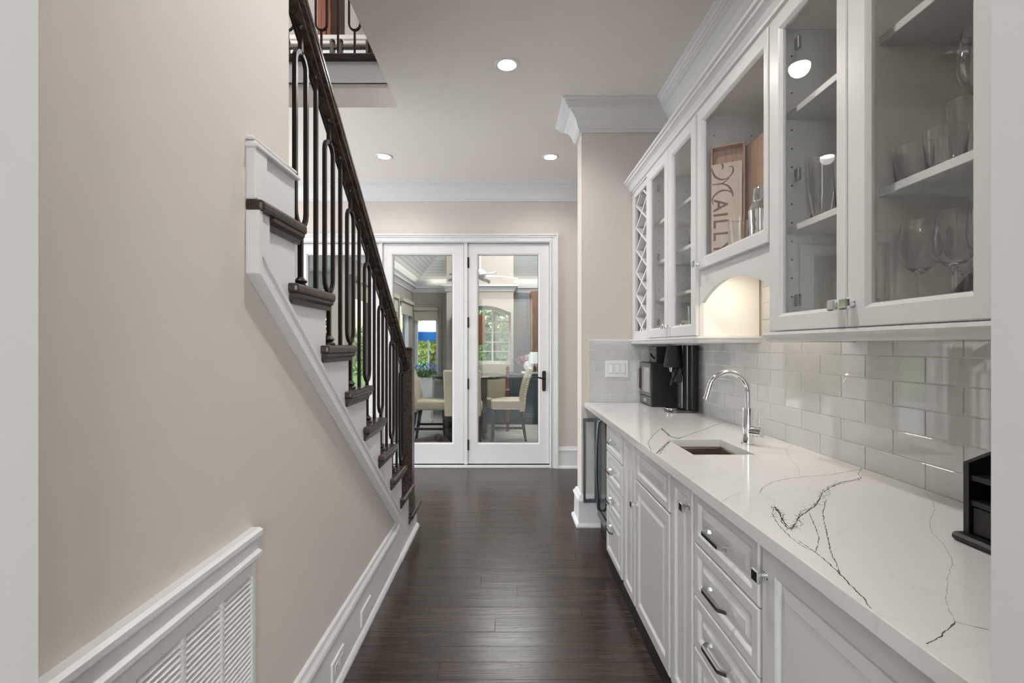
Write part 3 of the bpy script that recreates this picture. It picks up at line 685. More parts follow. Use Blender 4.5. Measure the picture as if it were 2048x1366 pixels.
def gdoor(t, y0, y1, z0, z1, sl, sr, rb, rt, hinge_far=None):
    # glazed door; sl = stile at the far side (larger y), sr = stile at the near side
    ga, gb_, g0, g1 = y0+sr, y1-sl, z0+rb, z1-rt
    d = MB().rings([(y0, y1, z0, z1, .019), (y0, y1, z0, z1, .003), (y0+.003, y1-.003, z0+.003, z1-.003, 0), (ga-.011, gb_+.011, g0-.011, g1+.011, 0), (ga-.007, gb_+.007, g0-.007, g1+.007, .003), (ga, gb_, g0, g1, .010), (ga, gb_, g0, g1, .019)], FXM(DF), cap1=False, close=True).build('door', 'cab', t)
    MB().box(DF+.0158, DF+.0188, ga-.003, gb_+.003, g0-.003, g1+.003).build('pane', 'cabglass', d)
    if hinge_far is not None:
        for zz in (z0+.10, (z0+z1)/2-.02, z1-.12):
            yh = y1-sl-.030 if hinge_far else y0+sr+.002
            MB().box(.946, .958, yh, yh+.022, zz-.020, zz+.020, bev=.002).build('hinge', 'steel', d)
    return d
def pins(t, y, ny, zs):
    m = MB()
    for zz in zs:
        for xx in (.985, 1.165): m.tube([(xx, y, zz), (xx, y+ny*.0015, zz)], .0030, 8)
    o = m.build('shelf_pin_holes', 'greymet', t); o['kind'] = 'stuff'
PZ = [1.50+.064*k for k in range(14)]
# wine rack
t = upper('wine_rack_cabinet', 'white wall cabinet with diagonal wine lattice at the far end', 3.100, 3.5125)
fframe(t, 3.100, 3.5125, 1.378, 2.445, 3.153, 3.430, 1.435, 2.400)
lt = t; P_ = .160; sl_ = .59
oy0, oy1, oz0, oz1 = 3.153, 3.430, 1.435, 2.400
def clipseg(c0, s):
    pts = []
    for yy in (oy0, oy1):
        zz = c0+s*(yy-3.2915)
        pts.append((yy, zz))
    (ya, za), (yb, zb) = pts
    def at(zv): return ya+(zv-za)/(zb-za)*(yb-ya)
    out = []
    for yy, zz in pts:
        if zz < oz0: yy, zz = at(oz0), oz0
        if zz > oz1: yy, zz = at(oz1), oz1
        out.append((yy, zz))
    if abs(out[0][0]-out[1][0]) < .02: return None
    return out
for s, xo in ((sl_, 0), (-sl_, .0022)):
    k = -2
    while k < 9:
        sg = clipseg(1.46+k*P_+(.0), s); k += 1
        if not sg: continue
        (ya, za), (yb, zb) = sorted(sg)
        MB().prism([(ya, za-.008), (yb, zb-.008), (yb, zb+.008), (ya, za+.008)], 'x', .931+xo, 1.05-xo).build('lattice_slat', 'cab', t)
# glazed pair beside it
t = upper('glazed_cabinet', 'white two door glazed wall cabinet between wine lattice and arched niche', 2.282, 3.0995)
fframe(t, 2.282, 3.0995, 1.378, 2.445, 2.32, 3.06, 1.40, 2.42)
d = gdoor(t, 2.677, 3.082, 1.380, 2.442, .078, .068, .060, .068, True); knob(d, 2.700, 1.440, DF, True)
d = gdoor(t, 2.283, 2.674, 1.380, 2.442, .072, .066, .060, .068, None); knob(d, 2.650, 1.440, DF, True)
for zz in (1.63, 1.87, 2.12): MB().box(.967, 1.2015, 2.302, 3.080, zz-.020, zz, bev=.001).build('shelf', 'cab', t)
pins(t, 3.0815, -1, PZ)
# cabinet over the arched niche
t = upper('niche_cabinet', 'white wall cabinet with one glass door above the lit arched niche', 1.662, 2.2815, 1.690)
fframe(t, 1.662, 2.2815, 1.690, 2.445, 1.70, 2.245, 1.71, 2.42)
d = gdoor(t, 1.650, 2.262, 1.690, 2.442, .060, .036, .056, .068, None); knob(d, 2.238, 1.716, DF, True)
pins(t, 2.2630, -1, PZ[4:])
ap = [(1.662, 1.690), (1.662, 1.535)]
for k in range(25):
    a = k/24; yy = 1.668+(2.262-1.668)*a; ap.append((yy, 1.535+.082*math.sin(PI*a)**.8))
ap += [(2.2635, 1.535), (2.2635, 1.690)]
MB().prism(ap, 'x', FF+.001, FF+.020).build('arched_valance', 'cab', t)
MB().box(.995, 1.10, 1.76, 2.18, 1.676, 1.6895, bev=.002).build('light_strip', emit('under_cabinet_glow', (1, .88, .70), 2), t)
lo = area('niche_light', (1.05, 1.97, 1.672), (0, 0, 0), .08, .40, .62, (1, .88, .70)); lo.data.size = .08
# big near cabinet
t = upper('glassware_cabinet', 'tall white two door glazed wall cabinet full of glassware by the doorway', .850, 1.6615)
fframe(t, .850, 1.6615, 1.378, 2.445, .90, 1.61, 1.40, 2.42)
MB().box(.946, 1.2015, 1.236, 1.254, 1.396, 2.427).build('partition', 'cabin', t)
d = gdoor(t, 1.267, 1.640, 1.380, 2.442, .066, .048, .058, .062, True); knob(d, 1.287, 1.440, DF, True)
d = gdoor(t, .862, 1.264, 1.380, 2.442, .072, .070, .058, .062, None); knob(d, 1.240, 1.440, DF, True)
for zz in (1.738, 2.132):
    MB().box(.967, 1.2015, 1.256, 1.6425, zz-.021, zz, bev=.001).build('shelf', 'cab', t)
    MB().box(.967, 1.2015, .869, 1.2345, zz-.021, zz, bev=.001).build('shelf', 'cab', t)
pins(t, 1.6430, -1, PZ)
struct(MB().box(FF, 1.2125, .532, .8495, 1.378, 2.445).build('trim_10', 'cab'))
ucr = [(0, 2.4455), (.008, 2.4455), (.008, 2.456), (.018, 2.460), (.020, 2.470), (.030, 2.490), (.044, 2.504), (.050, 2.506), (.050, 2.520), (.060, 2.525), (.060, 2.540), (-.28, 2.540), (-.28, 2.4455)]
struct(MB().sweep([(FF, .532), (FF, 3.5145)], ucr).build('trim_11', 'cab'))
lrp = [(0, 1.3775), (.020, 1.3775), (.022, 1.368), (.014, 1.360), (.012, 1.350), (.004, 1.343), (-.012, 1.343), (-.012, 1.3775)]
struct(MB().sweep([(1.213, 2.282), (FF, 2.282), (FF, 3.5145)], lrp).build('trim_12', 'cab'))
struct(MB().sweep([(FF, .532), (FF, 1.6615), (1.213, 1.6615)], lrp).build('trim_13', 'cab'))

# ------------------------------------------------------------------ recessed ceiling lights
def can(x, y, label, power, z=ZC, vis=True):
    t = thing('recessed_light', label, 'ceiling light', (x, y, z), group='recessed ceiling lights')
    MB().lathe([(.054, .004), (.058, -.004), (.074, -.005), (.078, -.001), (.078, .0)], (x, y, z), 28).build('trim_ring', 'white', t, True)
    MB().lathe([(0, -.001), (.054, -.001), (.054, .002), (0, .002)], (x, y, z), 28).build('lamp', 'lamp', t)
    d = bpy.data.lights.new('can_light', 'SPOT'); d.energy = power; d.spot_size = math.radians(150); d.spot_blend = .8; d.shadow_soft_size = .06; d.color = (1, .965, .92)
    o = bpy.data.objects.new('can_light', d); C.objects.link(o); o.location = (x, y, z-.015)
can(-1.25, 1.9, 'added recessed light in the unseen upper ceiling over the stairwell', 50, z=6.0)  # unseen lamp added to brighten the landing edge facing the stairwell
can(0.0, 2.99, 'recessed ceiling light nearest the camera, centred over the hall', 38)
can(-1.149, 4.437, 'recessed ceiling light beside the stair handrail near the back wall', 24)
can(.407, 4.448, 'recessed ceiling light near the crown moulding of the stub wall', 24)
for x, y, lb in ((0, 1.35, 'recessed ceiling light above the near end of the hall'), (-.9, -1.2, 'recessed ceiling light in the room behind the doorway, stair side'), (.9, -1.2, 'recessed ceiling light in the room behind the doorway, counter side'), (-3.0, 4.3, 'recessed ceiling light in the room left of the stairs')):
    can(x, y, lb, 40 if y == 1.35 else 30)

# ------------------------------------------------------------------ things on the counter
mo = thing('milk_cooler', 'small black countertop cooler with glazed grey door in the counter corner', 'appliance', (1.1, 3.36, .9145))
MB().box(.990, 1.205, 3.228, 3.495, .918, 1.212, bev=.004).build('body', 'blackmat', mo)
d = MB().rings([(3.230, 3.493, .985, 1.210, .014), (3.230, 3.493, .985, 1.210, 0), (3.258, 3.455, 1.005, 1.182, 0), (3.258, 3.455, 1.005, 1.182, .014)], FXM(.976), cap1=False, close=True).build('door', 'greymet', mo)
MB().box(.981, .986, 3.256, 3.457, 1.003, 1.184).build('pane', mat('grey_glazing', (.24, .225, .21), .1), d)
MB().box(.966, .977, 3.462, 3.482, 1.02, 1.17, bev=.003).build('handle', 'blackgloss', d)
MB().box(.978, .992, 3.230, 3.493, .922, .981, bev=.003).build('lower_panel', 'greymet', mo)
MB().box(.9765, .979, 3.335, 3.395, .938, .962).build('badge', 'steel', mo)
for xx, yy in ((1.0, 3.25), (1.19, 3.25), (1.0, 3.475), (1.19, 3.475)): MB().lathe([(0, 0), (.008, 0), (.008, .004), (0, .004)], (xx, yy, .9143), 10).build('foot', 'black', mo)
pb = thing('pod_box', 'black box with dark grey front resting on the small cooler', 'box', (1.12, 3.41, 1.2125))
MB().box(1.055, 1.205, 3.33, 3.490, 1.2125, 1.325, bev=.003).build('body', 'blackmat', pb)
MB().box(1.045, 1.056, 3.33, 3.490, 1.2135, 1.324, bev=.003).build('front', 'greymet', pb)
MB().box(1.0435, 1.0455, 3.335, 3.485, 1.300, 1.305).build('seam', 'black', pb)
MB().tube([(1.044, 3.36, 1.24), (1.022, 3.362, 1.262), (1.022, 3.375, 1.275), (1.044, 3.40, 1.250)], .005, 8).build('clip', 'blackgloss', pb, True)
cm = thing('capsule_coffee_maker', 'tall black capsule coffee maker with ribbed head beside the small cooler', 'coffee maker', (1.12, 3.02, .9145))
def oval(cx, cy, rx, ry, n=28): return [(cx+rx*math.copysign(abs(math.cos(a))**.75, math.cos(a)), cy+ry*math.copysign(abs(math.sin(a))**.75, math.sin(a))) for a in [2*PI*k/n for k in range(n)]]
MB().prism(oval(1.105, 3.02, .105, .075), 'z', .9146, .930, bev=.002).build('base', 'greymet', cm, True)
MB().prism(oval(1.148, 3.02, .060, .072), 'z', .930, 1.335, bev=.003).build('tower', 'blackgloss', cm, True)
hd = MB().lathe([(0, 1.335), (.030, 1.335), (.036, 1.332)] + [(.036+.022*k/30+(.0022 if k % 2 else 0), 1.330-.13*k/30) for k in range(31)] + [(.052, 1.195), (0, 1.195)], (1.055, 3.02, 0), 28).build('ribbed_head', 'blackmat', cm, True)
MB().box(1.06, 1.10, 2.98, 3.06, 1.10, 1.195, bev=.006).build('carriage', 'blackmat', cm)
MB().tube([(1.075, 2.985, 1.19), (1.035, 2.965, 1.12), (1.020, 2.960, 1.085)], [.010, .010, .007], 10).build('lever', 'blackgloss', cm, True)
MB().tube([(1.045, 3.02, 1.195), (1.045, 3.02, 1.165)], [.016, .010], 14).build('spout', 'steel', cm, True)
MB().prism(oval(1.045, 3.02, .040, .048), 'z', .9301, .938, bev=.001).build('drip_tray', 'steel', cm, True)
# black desk organiser at the near end
og = thing('black_organizer', 'black wooden shelf organizer standing on the counter by the doorway', 'organizer', (1.09, .85, .9145))
MB().box(.957, 1.205, .620, 1.028, .9146, .932, bev=.006).build('base', 'black', og)
for ya in (1.006, .640):
    MB().prism([(.978, .932), (1.20, .932), (1.20, 1.165), (1.03, 1.102), (.978, 1.082)], 'x' if 0 else 'y', ya, ya+.012).build('side_panel', 'black', og)
MB().box(1.19, 1.20, .652, 1.006, .932, 1.16).build('back_panel', 'black', og)
for zz in (.993, 1.046): MB().box(.982, 1.19, .652, 1.006, zz, zz+.011).build('shelf', 'black', og)
dr = MB().box(.984, 1.15, .654, 1.004, .934, .991, bev=.002).build('drawer', 'black', og)

# ------------------------------------------------------------------ bottle, crate and shakers in the cabinets
def lathe_thing(name, label, cat, prof, loc, m, group=None, seg=20):
    o = MB().lathe(prof, (0, 0, 0), seg).build(name, m, None, True); o.location = loc; return tag(o, label, cat, group)
wbm = thing('wine_bottle', 'dark wine bottle with red capsule lying in the top of the lattice', 'bottle', (1.07, 3.29, 2.370))
wbm.location = (1.07, 3.29, 2.332)
MB().lathe([(0, 0), (.034, -.003), (.036, -.01), (.036, -.10), (.026, -.135), (.0145, -.15)], (1.195, 3.2915, 2.318), 16, 'x').build('body', 'blackgloss', wbm, True, local=False)
MB().lathe([(.0147, 0), (.0147, -.03), (.0155, -.032), (.0155, -.04), (0, -.041)], (1.045, 3.2915, 2.318), 14, 'x').build('capsule', mat('red_capsule', (.35, .02, .03), .35), wbm, True)
cr_ = thing('wine_crate', 'pale wooden wine crate with brown lettering standing upright behind the glass door', 'wine crate', (1.0085, 2.172, 1.7085), rotz=math.radians(-29.2))
Wc, Dc, Hc = .143, .050, .545
for nm, bb in (('side_board', (-Wc/2, -Wc/2+.008, 0, Dc, 0, Hc)), ('side_board', (Wc/2-.008, Wc/2, 0, Dc, 0, Hc)), ('end_board', (-Wc/2+.008, Wc/2-.008, 0, Dc, Hc-.008, Hc)), ('end_board', (-Wc/2+.008, Wc/2-.008, 0, Dc, 0, .008)), ('back_board', (-Wc/2+.008, Wc/2-.008, Dc-.006, Dc, .008, Hc-.008))):
    bx(*bb, bev=.0008).build(nm, 'crate', cr_, local=True)
ld = bx(-Wc/2+.004, Wc/2-.012, -.002, .004, .008, Hc-.085, bev=.0006).build('lid', 'cratelid', cr_, local=True)
# lettering, read downwards
def text_mesh(s, size):
    cu = bpy.data.curves.new('txt', 'FONT'); cu.body = s; cu.size = size; cu.extrude = .0002; cu.offset = .0011; cu.resolution_u = 4
    o = bpy.data.objects.new('txt', cu); C.objects.link(o); dg = bpy.context.evaluated_depsgraph_get(); me = bpy.data.meshes.new_from_object(o.evaluated_get(dg))
    bpy.data.objects.remove(o); return me
lz = 0.298
for ch, dzl in (('A', .0), ('I', .063), ('L', .0925), ('L', .149), ('Y', .203)):
    me = text_mesh(ch, .085); me.materials.append(M['ink']); o = bpy.data.objects.new('letter', me); C.objects.link(o); o.parent = ld
    o.matrix_local = Matrix.Translation((-.0575, -.0026, lz-dzl)) @ Matrix.Rotation(PI/2, 4, 'X') @ Matrix.Rotation(-PI/2, 4, 'Z')
def swash(pts, ws):
    b = bmesh.new(); pv = None
    # Catmull-Rom through the points
    Q = []
    for i in range(len(pts)-1):
        p0 = pts[max(i-1, 0)]; p1 = pts[i]; p2 = pts[i+1]; p3 = pts[min(i+2, len(pts)-1)]
        for k in range(8):
            t = k/8; f = lambda a: .5*((2*p1[a])+(-p0[a]+p2[a])*t+(2*p0[a]-5*p1[a]+4*p2[a]-p3[a])*t*t+(-p0[a]+3*p1[a]-3*p2[a]+p3[a])*t**3)
            Q.append((f(0), f(1), ws[i]+(ws[i+1]-ws[i])*t))
    Q.append((*pts[-1], ws[-1]))
    for i, (x, z, w_) in enumerate(Q):
        a = Q[max(i-1, 0)]; c_ = Q[min(i+1, len(Q)-1)]; dx, dz_ = c_[0]-a[0], c_[1]-a[1]; L = math.hypot(dx, dz_) or 1
        cur = [b.verts.new((x-dz_/L*w_/2, -.0024, z+dx/L*w_/2)), b.verts.new((x+dz_/L*w_/2, -.0024, z-dx/L*w_/2))]
        if pv: b.faces.new((pv[0], cur[0], cur[1], pv[1]))
        pv = cur
    return b
# the big swash initial: coordinates measured on the lid (zoomed view: x 128..470 -> lid width, y 440.. down)
def lc(px, py): return (-Wc/2+.004+(px-128)/342*(Wc-.016), Hc-.085-(py-437-(128-px)*.22*0)/830*.375+(px-128)/342*.0)
m = MB()
for pts, ws in (([(128, 470), (165, 555), (240, 600), (320, 590), (370, 540), (365, 490), (325, 482)], (.003, .007, .006, .003, .006, .004, .002)),
                ([(330, 595), (250, 640), (135, 640)], (.003, .005, .003)), ([(230, 640), (310, 670), (355, 730), (372, 790)], (.003, .006, .007, .003)),
                ([(372, 770), (320, 725), (235, 715), (160, 755), (135, 805), (155, 850)], (.002, .004, .007, .006, .004, .001)), ([(245, 440), (258, 475), (242, 505)], (.007, .006, .001))):
    m.join(swash([lc(*p) for p in pts], [q*1.35 for q in ws]))
o = m.build('letter', 'ink', ld, local=True)
bxw = thing('wooden_wine_box', 'brown wooden box with an inner shelf behind the shaker', 'box', (1.145, 2.12, 1.7085))
MB().box(1.100, 1.200, 2.19, 2.20, 1.709, 2.245).box(1.095, 1.105, 2.02, 2.19, 1.709, 2.245).box(1.19, 1.20, 2.02, 2.19, 1.709, 2.245).box(1.105, 1.19, 2.02, 2.19, 2.237, 2.245).box(1.105, 1.19, 2.02, 2.19, 1.709, 1.717).build('body', 'crate', bxw)
MB().box(1.105, 1.19, 2.02, 2.19, 2.135, 2.145).build('shelf', 'crate', bxw)
sh = thing('cocktail_shaker', 'polished steel cocktail shaker in front of the wooden wine box', 'shaker', (1.035, 1.945, 1.7085))
MB().lathe([(0, 0), (.032, 0), (.035, .004), (.043, .170), (.044, .175), (.041, .180), (.030, .205), (.024, .212)], (1.035, 1.945, 1.7085), 24).build('cup', 'chrome', sh, True)
MB().lathe([(.0245, 0), (.0245, .006), (.028, .008), (.024, .055), (.022, .062), (0, .064)], (1.035, 1.945, 1.7085+.206), 24).build('cap', 'chrome', sh, True)
lathe_thing('mixing_glass', 'tall clear mixing glass left of the cocktail shaker', 'glass', [(0, .003), (.028, .003), (.030, .0), (.043, .165), (.041, .166), (.029, .008), (0, .008)], (.995, 2.035, 1.7085), 'stem')
lathe_thing('steel_jigger', 'small steel jigger bottle at the right edge of the niche cabinet door', 'shaker', [(0, 0), (.03, 0), (.034, .16), (.022, .20), (.012, .26), (.018, .30), (.010, .32), (0, .322)], (1.06, 1.80, 1.7085), 'chrome')
# ------------------------------------------------------------------ drinking glasses
WINE = [(0, .002), (.034, .001), (.035, .003), (.010, .008), (.0042, .016), (.0038, .095), (.008, .104), (.024, .116), (.037, .140), (.040, .160), (.037, .195), (.032, .222), (.0312, .222), (.036, .195), (.039, .160), (.036, .141), (.023, .118), (0, .108)]
TUMB = [(0, .001), (.034, .001), (.036, .004), (.041, .092), (.0398, .092), (.034, .012), (0, .012)]
PINT = [(0, .001), (.028, .001), (.030, .006), (.026, .030), (.033, .09), (.040, .185), (.0388, .185), (.031, .09), (.024, .034), (.026, .014), (0, .014)]
HIGH = [(0, .001), (.028, .001), (.030, .004), (.036, .150), (.0348, .150), (.029, .012), (0, .012)]
gme = {}
def drink(kind, x, y, z, label, group, s=1.0):
    prof = {'wine_glass': WINE, 'tumbler': TUMB, 'pint_glass': PINT, 'highball_glass': HIGH}[kind]
    key = (kind, s)
    if kind == 'wine_glass':
        if key not in gme:
            P1 = [(r_*s, z_*s) for r_, z_ in WINE[:6]]+[(.0046*s, .104*s), (0, .105*s)]; P2 = [(r_*s, z_*s) for r_, z_ in WINE[6:]]
            gme[key] = (MB().lathe(P1, (0, 0, 0), 18).mesh('stem', 'stem', True), MB().lathe(P2, (0, 0, 0), 22).mesh('bowl', 'stem', True))
        t = thing(kind, label, 'glass', (x, y, z), group=group)
        for nm, me in zip(('stem', 'bowl'), gme[key]): inst(nm, me, t, (x, y, z))
        return
    if key not in gme: gme[key] = MB().lathe([(r_*s, z_*s) for r_, z_ in prof], (0, 0, 0), 22).mesh(kind, 'stem', True)
    o = bpy.data.objects.new(kind, gme[key]); C.objects.link(o); o.location = (x, y, z); tag(o, label, 'glass', group)
def row(kind, xs, ys, z, where, group, s=1.0):
    nm = kind.replace('_', ' ')
    for i, (x, y) in enumerate(zip(xs, ys)):
        drink(kind, x, y, z, '%s %s from left %s' % (ORD[i], nm, where), group, s)
row('wine_glass', [1.03]*4, [1.185, 1.095, 1.005, .915], 1.3965, 'in front row on bottom shelf, right door', 'stemware on the bottom shelf', 1.1)
row('wine_glass', [1.13]*4, [1.17, 1.084, .998, .912], 1.3965, 'in back row on bottom shelf, right door', 'stemware on the bottom shelf', 1.05)
row('wine_glass', [1.04, 1.13], [1.38, 1.36], 1.3965, 'on bottom shelf behind the left glassware door', 'stemware on the bottom shelf', 1.0)
row('tumbler', [1.02, 1.02], [1.195, 1.105], 1.7385, 'on the middle shelf behind the right glass door', 'tumblers on the middle shelf', 1.0)
row('pint_glass', [1.11, 1.12], [1.145, 1.055], 1.7385, 'behind the tumblers on the middle shelf', 'pint glasses on the middle shelf')
row('wine_glass', [1.03, 1.14], [1.02, .935], 1.7385, 'at the right end of the middle shelf', 'balloon glasses on the middle shelf', 1.25)
row('pint_glass', [1.03, 1.11], [1.555, 1.49], 1.7385, 'on the middle shelf behind the left glass door', 'beer glasses on the middle shelf', 1.1)
row('highball_glass', [1.03, 1.08], [1.44, 1.39], 1.7385, 'beside the beer glasses on the middle shelf', 'highball glasses on the middle shelf')
row('wine_glass', [1.03, 1.12], [2.52, 2.47], 2.1205, 'on top shelf beside the lit niche', 'glasses on the far cabinet shelves', .85)
row('tumbler', [1.02, 1.02], [2.56, 2.46], 1.8705, 'on second shelf beside the lit niche', 'glasses on the far cabinet shelves')
row('wine_glass', [1.02, 1.11], [2.54, 2.44], 1.6305, 'on third shelf beside the lit niche', 'glasses on the far cabinet shelves', .85)
row('highball_glass', [1.01, 1.01, 1.10], [2.57, 2.46, 2.42], 1.3965, 'on lowest shelf beside the lit niche', 'glasses on the far cabinet shelves')

# ------------------------------------------------------------------ return air grille on the left wall
rg_ = thing('return_air_grille', 'large white louvred return air grille with moulded cap low on the left wall', 'vent', (-.66, .9, .26))
fn = lambda u, v, d: (-.680+d, u, v)
gy0, gy1, gz0, gz1 = .60, 1.262, .259, .757
MB().sweep([(-.68, .56), (-.68, 1.266)], [(-o, z) for o, z in [(0, .757), (.012, .757), (.014, .770), (.028, .776), (.028, .786), (.018, .792), (.018, .826), (.030, .830), (.030, .842), (.022, .848), (0, .848)]]).build('cap_moulding', 'white', rg_)
MB().rings([(gy0, gy1, gz0, gz1, 0), (gy0, gy1, gz0, gz1, .011), (gy0+.002, gy1-.002, gz0+.002, gz1-.002, .013), (gy0+.02, gy1-.016, gz0+.03, gz1-.028, .013), (gy0+.02, gy1-.016, gz0+.03, gz1-.028, 0)], fn, cap1=False, close=True).build('frame', 'white', rg_)
MB().box(-.6795, -.6785, gy0+.02, gy1-.016, gz0+.03, gz1-.028).build('backing', mat('grille_backing', (.12, .12, .12), .8), rg_)
cols = [(1.122, 1.246), (.988, 1.113), (.854, .979), (.720, .845), (.62, .711)]
for (a, b_), (c_, d_) in zip(cols, cols[1:]): MB().box(-.678, -.667, d_, a, gz0+.03, gz1-.028).build('mullion', 'white', rg_)
sme = {}
zz = gz0+.037
while zz < gz1-.034:
    for a, b_ in cols[:4]:
        L = round(b_-a, 4)
        if L not in sme: sme[L] = MB().prism([(-.677, -.0040), (-.6765, -.0052), (-.6665, .0025), (-.6670, .0037)], 'y', 0, L).mesh('slat', 'white') if 0 else None
        if sme[L] is None:
            b = MB().prism([(.0015, .0030), (.0020, .0045), (.0125, -.0015), (.0122, -.0035)], 'y', 0, L); sme[L] = b.mesh('slat', 'white')
        inst('slat', sme[L], rg_, (-.680, a, zz))
    zz += .0136
def outlet(label, y0, y1, z0, z1, ports):
    t = thing('wall_outlet', label, 'outlet', (-.66, (y0+y1)/2, z0))
    MB().box(-.666, -.656, y0, y1, z0, z1, bev=.003).build('plate', 'white', t)
    if ports:
        for q in (-.026, .026):
            yc = (y0+y1)/2+q; zc = (z0+z1)/2
            MB().box(-.657, -.6545, yc-.017, yc+.017, zc-.017, zc+.017, bev=.002).build('receptacle', 'white', t)
            for s in (-.006, .006): MB().box(-.6548, -.6540, yc-.005, yc+.005, zc+s-.0012, zc+s+.0012).build('slot', 'greymet', t)
outlet('white duplex outlet set sideways in the baseboard near the camera', 1.788, 1.920, .052, .130, True)
outlet('blank white cover plate set sideways in the baseboard below the stairs', 2.148, 2.302, .052, .126, False)

# ================================================================== sunroom beyond the French doors
SX0, SX1, SY0, SY1, SP = -1.82, 2.3, 5.33, 9.20, 2.46
sf = struct(MB().box(SX0-.15, SX1+.15, SY0, SY1+.15, -.06, -.012).build('floor_sunroom', 'grout'))
tk = {}
for i in range(8):
    for j in range(8):
        w_ = (SX1-SX0)/8; h_ = (SY1-SY0)/8
        if 0 not in tk: tk[0] = bx(0, w_-.005, 0, h_-.005, -.012, 0, bev=.001).mesh('floor_tile', 'sunfloor')
        inst('floor_tile', tk[0], sf, (SX0+i*w_, SY0+j*h_, 0))
# left wall with two tall windows, far wall with one tall window
def wall_with(m, fn, u0, u1, z1, opens):
    us = sorted(opens); cur = u0
    def q(a, b_, c_, d_): m.rings([(a, b_, c_, d_, 0), (a, b_, c_, d_, .15)], fn, cap0=True)
    for a, b_, c_, d_ in us:
        q(cur, a, 0, z1); q(a, b_, 0, c_); q(a, b_, d_, z1); cur = b_
    q(cur, u1, 0, z1); return m
fl_ = lambda u, v, d: (SX0-d, u, v)
ff_ = lambda u, v, d: (u, SY1+d, v)
lo_ = [(5.55, 6.6, .15, 2.1), (6.85, 7.75, .15, 2.1), (8.0, 8.95, .15, 2.1)]
struct(wall_with(MB(), fl_, SY0, SY1+.15, SP+.1, lo_).build('wall_sunroom_left', 'sunwall'))
fo_ = [(-1.79, -1.33, .66, 2.02), (-.90, .08, .95, 2.10)]
struct(wall_with(MB(), ff_, SX0, SX1, SP+.1, fo_).build('wall_sunroom_far', 'sunwall'))
struct(MB().box(SX1, SX1+.15, SY0, SY1+.15, 0, SP+.1).build('wall_sunroom_right', 'sunwall'))
def sash(name, fn, u0, u1, v0, v1, nv=1, parent=None):
    o = struct(MB().rings([(u0, u1, v0, v1, .03), (u0, u1, v0, v1, .10), (u0+.05, u1-.05, v0+.05, v1-.05, .10), (u0+.05, u1-.05, v0+.05, v1-.05, .03)], fn, cap1=False, close=True).build(name, 'white'))
    MB().rings([(u0+.045, u1-.045, v0+.045, v1-.045, .06), (u0+.045, u1-.045, v0+.045, v1-.045, .066)], fn, cap0=True).build('pane', 'glass', o)
    MB().rings([(u0-.06, u1+.06, v0-.06, v1+.06, -.02), (u0-.06, u1+.06, v0-.06, v1+.06, 0), (u0, u1, v0, v1, 0), (u0, u1, v0, v1, -.02)], fn, cap1=False, close=True).build('casing', 'sunwall', o)
    return o
def shade(fn, u0, u1, v1, drop, label):
    t = thing('roller_shade', label, 'blind', fn((u0+u1)/2, v1-drop, -.03))
    MB().rings([(u0, u1, v1-drop, v1+.02, -.045), (u0, u1, v1-drop, v1+.02, -.040)], fn, cap0=True).build('fabric', 'shade', t)
    MB().rings([(u0, u1, v1-.01, v1+.05, -.075), (u0, u1, v1-.01, v1+.05, -.022)], fn, cap0=True).build('headrail', 'shade', t)
n = 3
for k, (a, b_, c_, d_) in enumerate(lo_):
    sash('window_%d' % n, fl_, a, b_, c_, d_); n += 1
    shade(fl_, a, b_, d_, .22, ['linen roller shade on the sunroom window nearest the French doors', 'linen roller shade on the middle window of the sunroom side wall', 'linen roller shade on the sunroom side window next to the corner'][k])
sash('window_%d' % n, ff_, *fo_[0]); n += 1
shade(ff_, fo_[0][0], fo_[0][1], fo_[0][3], .20, 'linen roller shade on the narrow window beside the potted blue flowers')
# projecting chimney-like bay with the arched window
BX0, BX1, BY = -1.095, .118, 8.60
wx0, wx1, wz0, wzs, wza = -.90, .072, 1.0, 1.93, 2.06
arch = [(wx0+(wx1-wx0)*k/16, wzs+(wza-wzs)*math.sin(PI*k/16)) for k in range(17)]
bay = MB().prism([(BX0, 0), (wx0, 0), (wx0, 3.05), (BX0, 3.05)], 'y', BY, SY1).prism([(wx1, 0), (BX1, 0), (BX1, 3.05), (wx1, 3.05)], 'y', BY, SY1).prism([(wx0, 0), (wx1, 0), (wx1, wz0), (wx0, wz0)], 'y', BY, SY1+.15)
bay.prism(arch+[(wx1, 3.05), (wx0, 3.05)], 'y', BY, SY1)
struct(bay.build('wall_bay', 'breast'))
ccr = [(0, -.11), (.012, -.11), (.02, -.09), (.06, -.03), (.08, -.025), (.085, 0), (0, 0)]
struct(MB().sweep([(BX1, SY1), (BX1, BY), (BX0, BY), (BX0, SY1)][::1], [(o, 2.43+z) for o, z in ccr]).build('trim_14', 'white'))
aw = struct(MB().prism([(x, z) for x, z in arch]+[(wx1, wz0), (wx0, wz0)], 'y', 9.0, 9.004).build('window_%d' % n, 'glass'))
fr_ = MB(); path = [(wx0+.02, 8.98, wz0+.02)]+[(x*.96-.0166, 8.98, z-.02) for x, z in arch]+[(wx1-.02, 8.98, wz0+.02)]
fr_.tube(path, .025, square=True, up=(0, 1, 0)).box(wx0, wx1, 8.95, 9.01, wz0, wz0+.05); fr_.build('window_frame', 'white', aw)
MB().box(wx0+.03, wx1-.03, 8.955, 9.0, 1.77, 1.80).build('mullion', 'white', aw)
for zz in (1.58, 1.40, 1.22): MB().box(wx0+.03, wx1-.03, 8.97, 9.0, zz, zz+.014).build('mullion', 'white', aw)
for xx in (-.275, -.60): MB().box(xx-.016, xx+.016, 8.965, 9.0, wz0+.03, 2.02).build('mullion', 'white', aw)
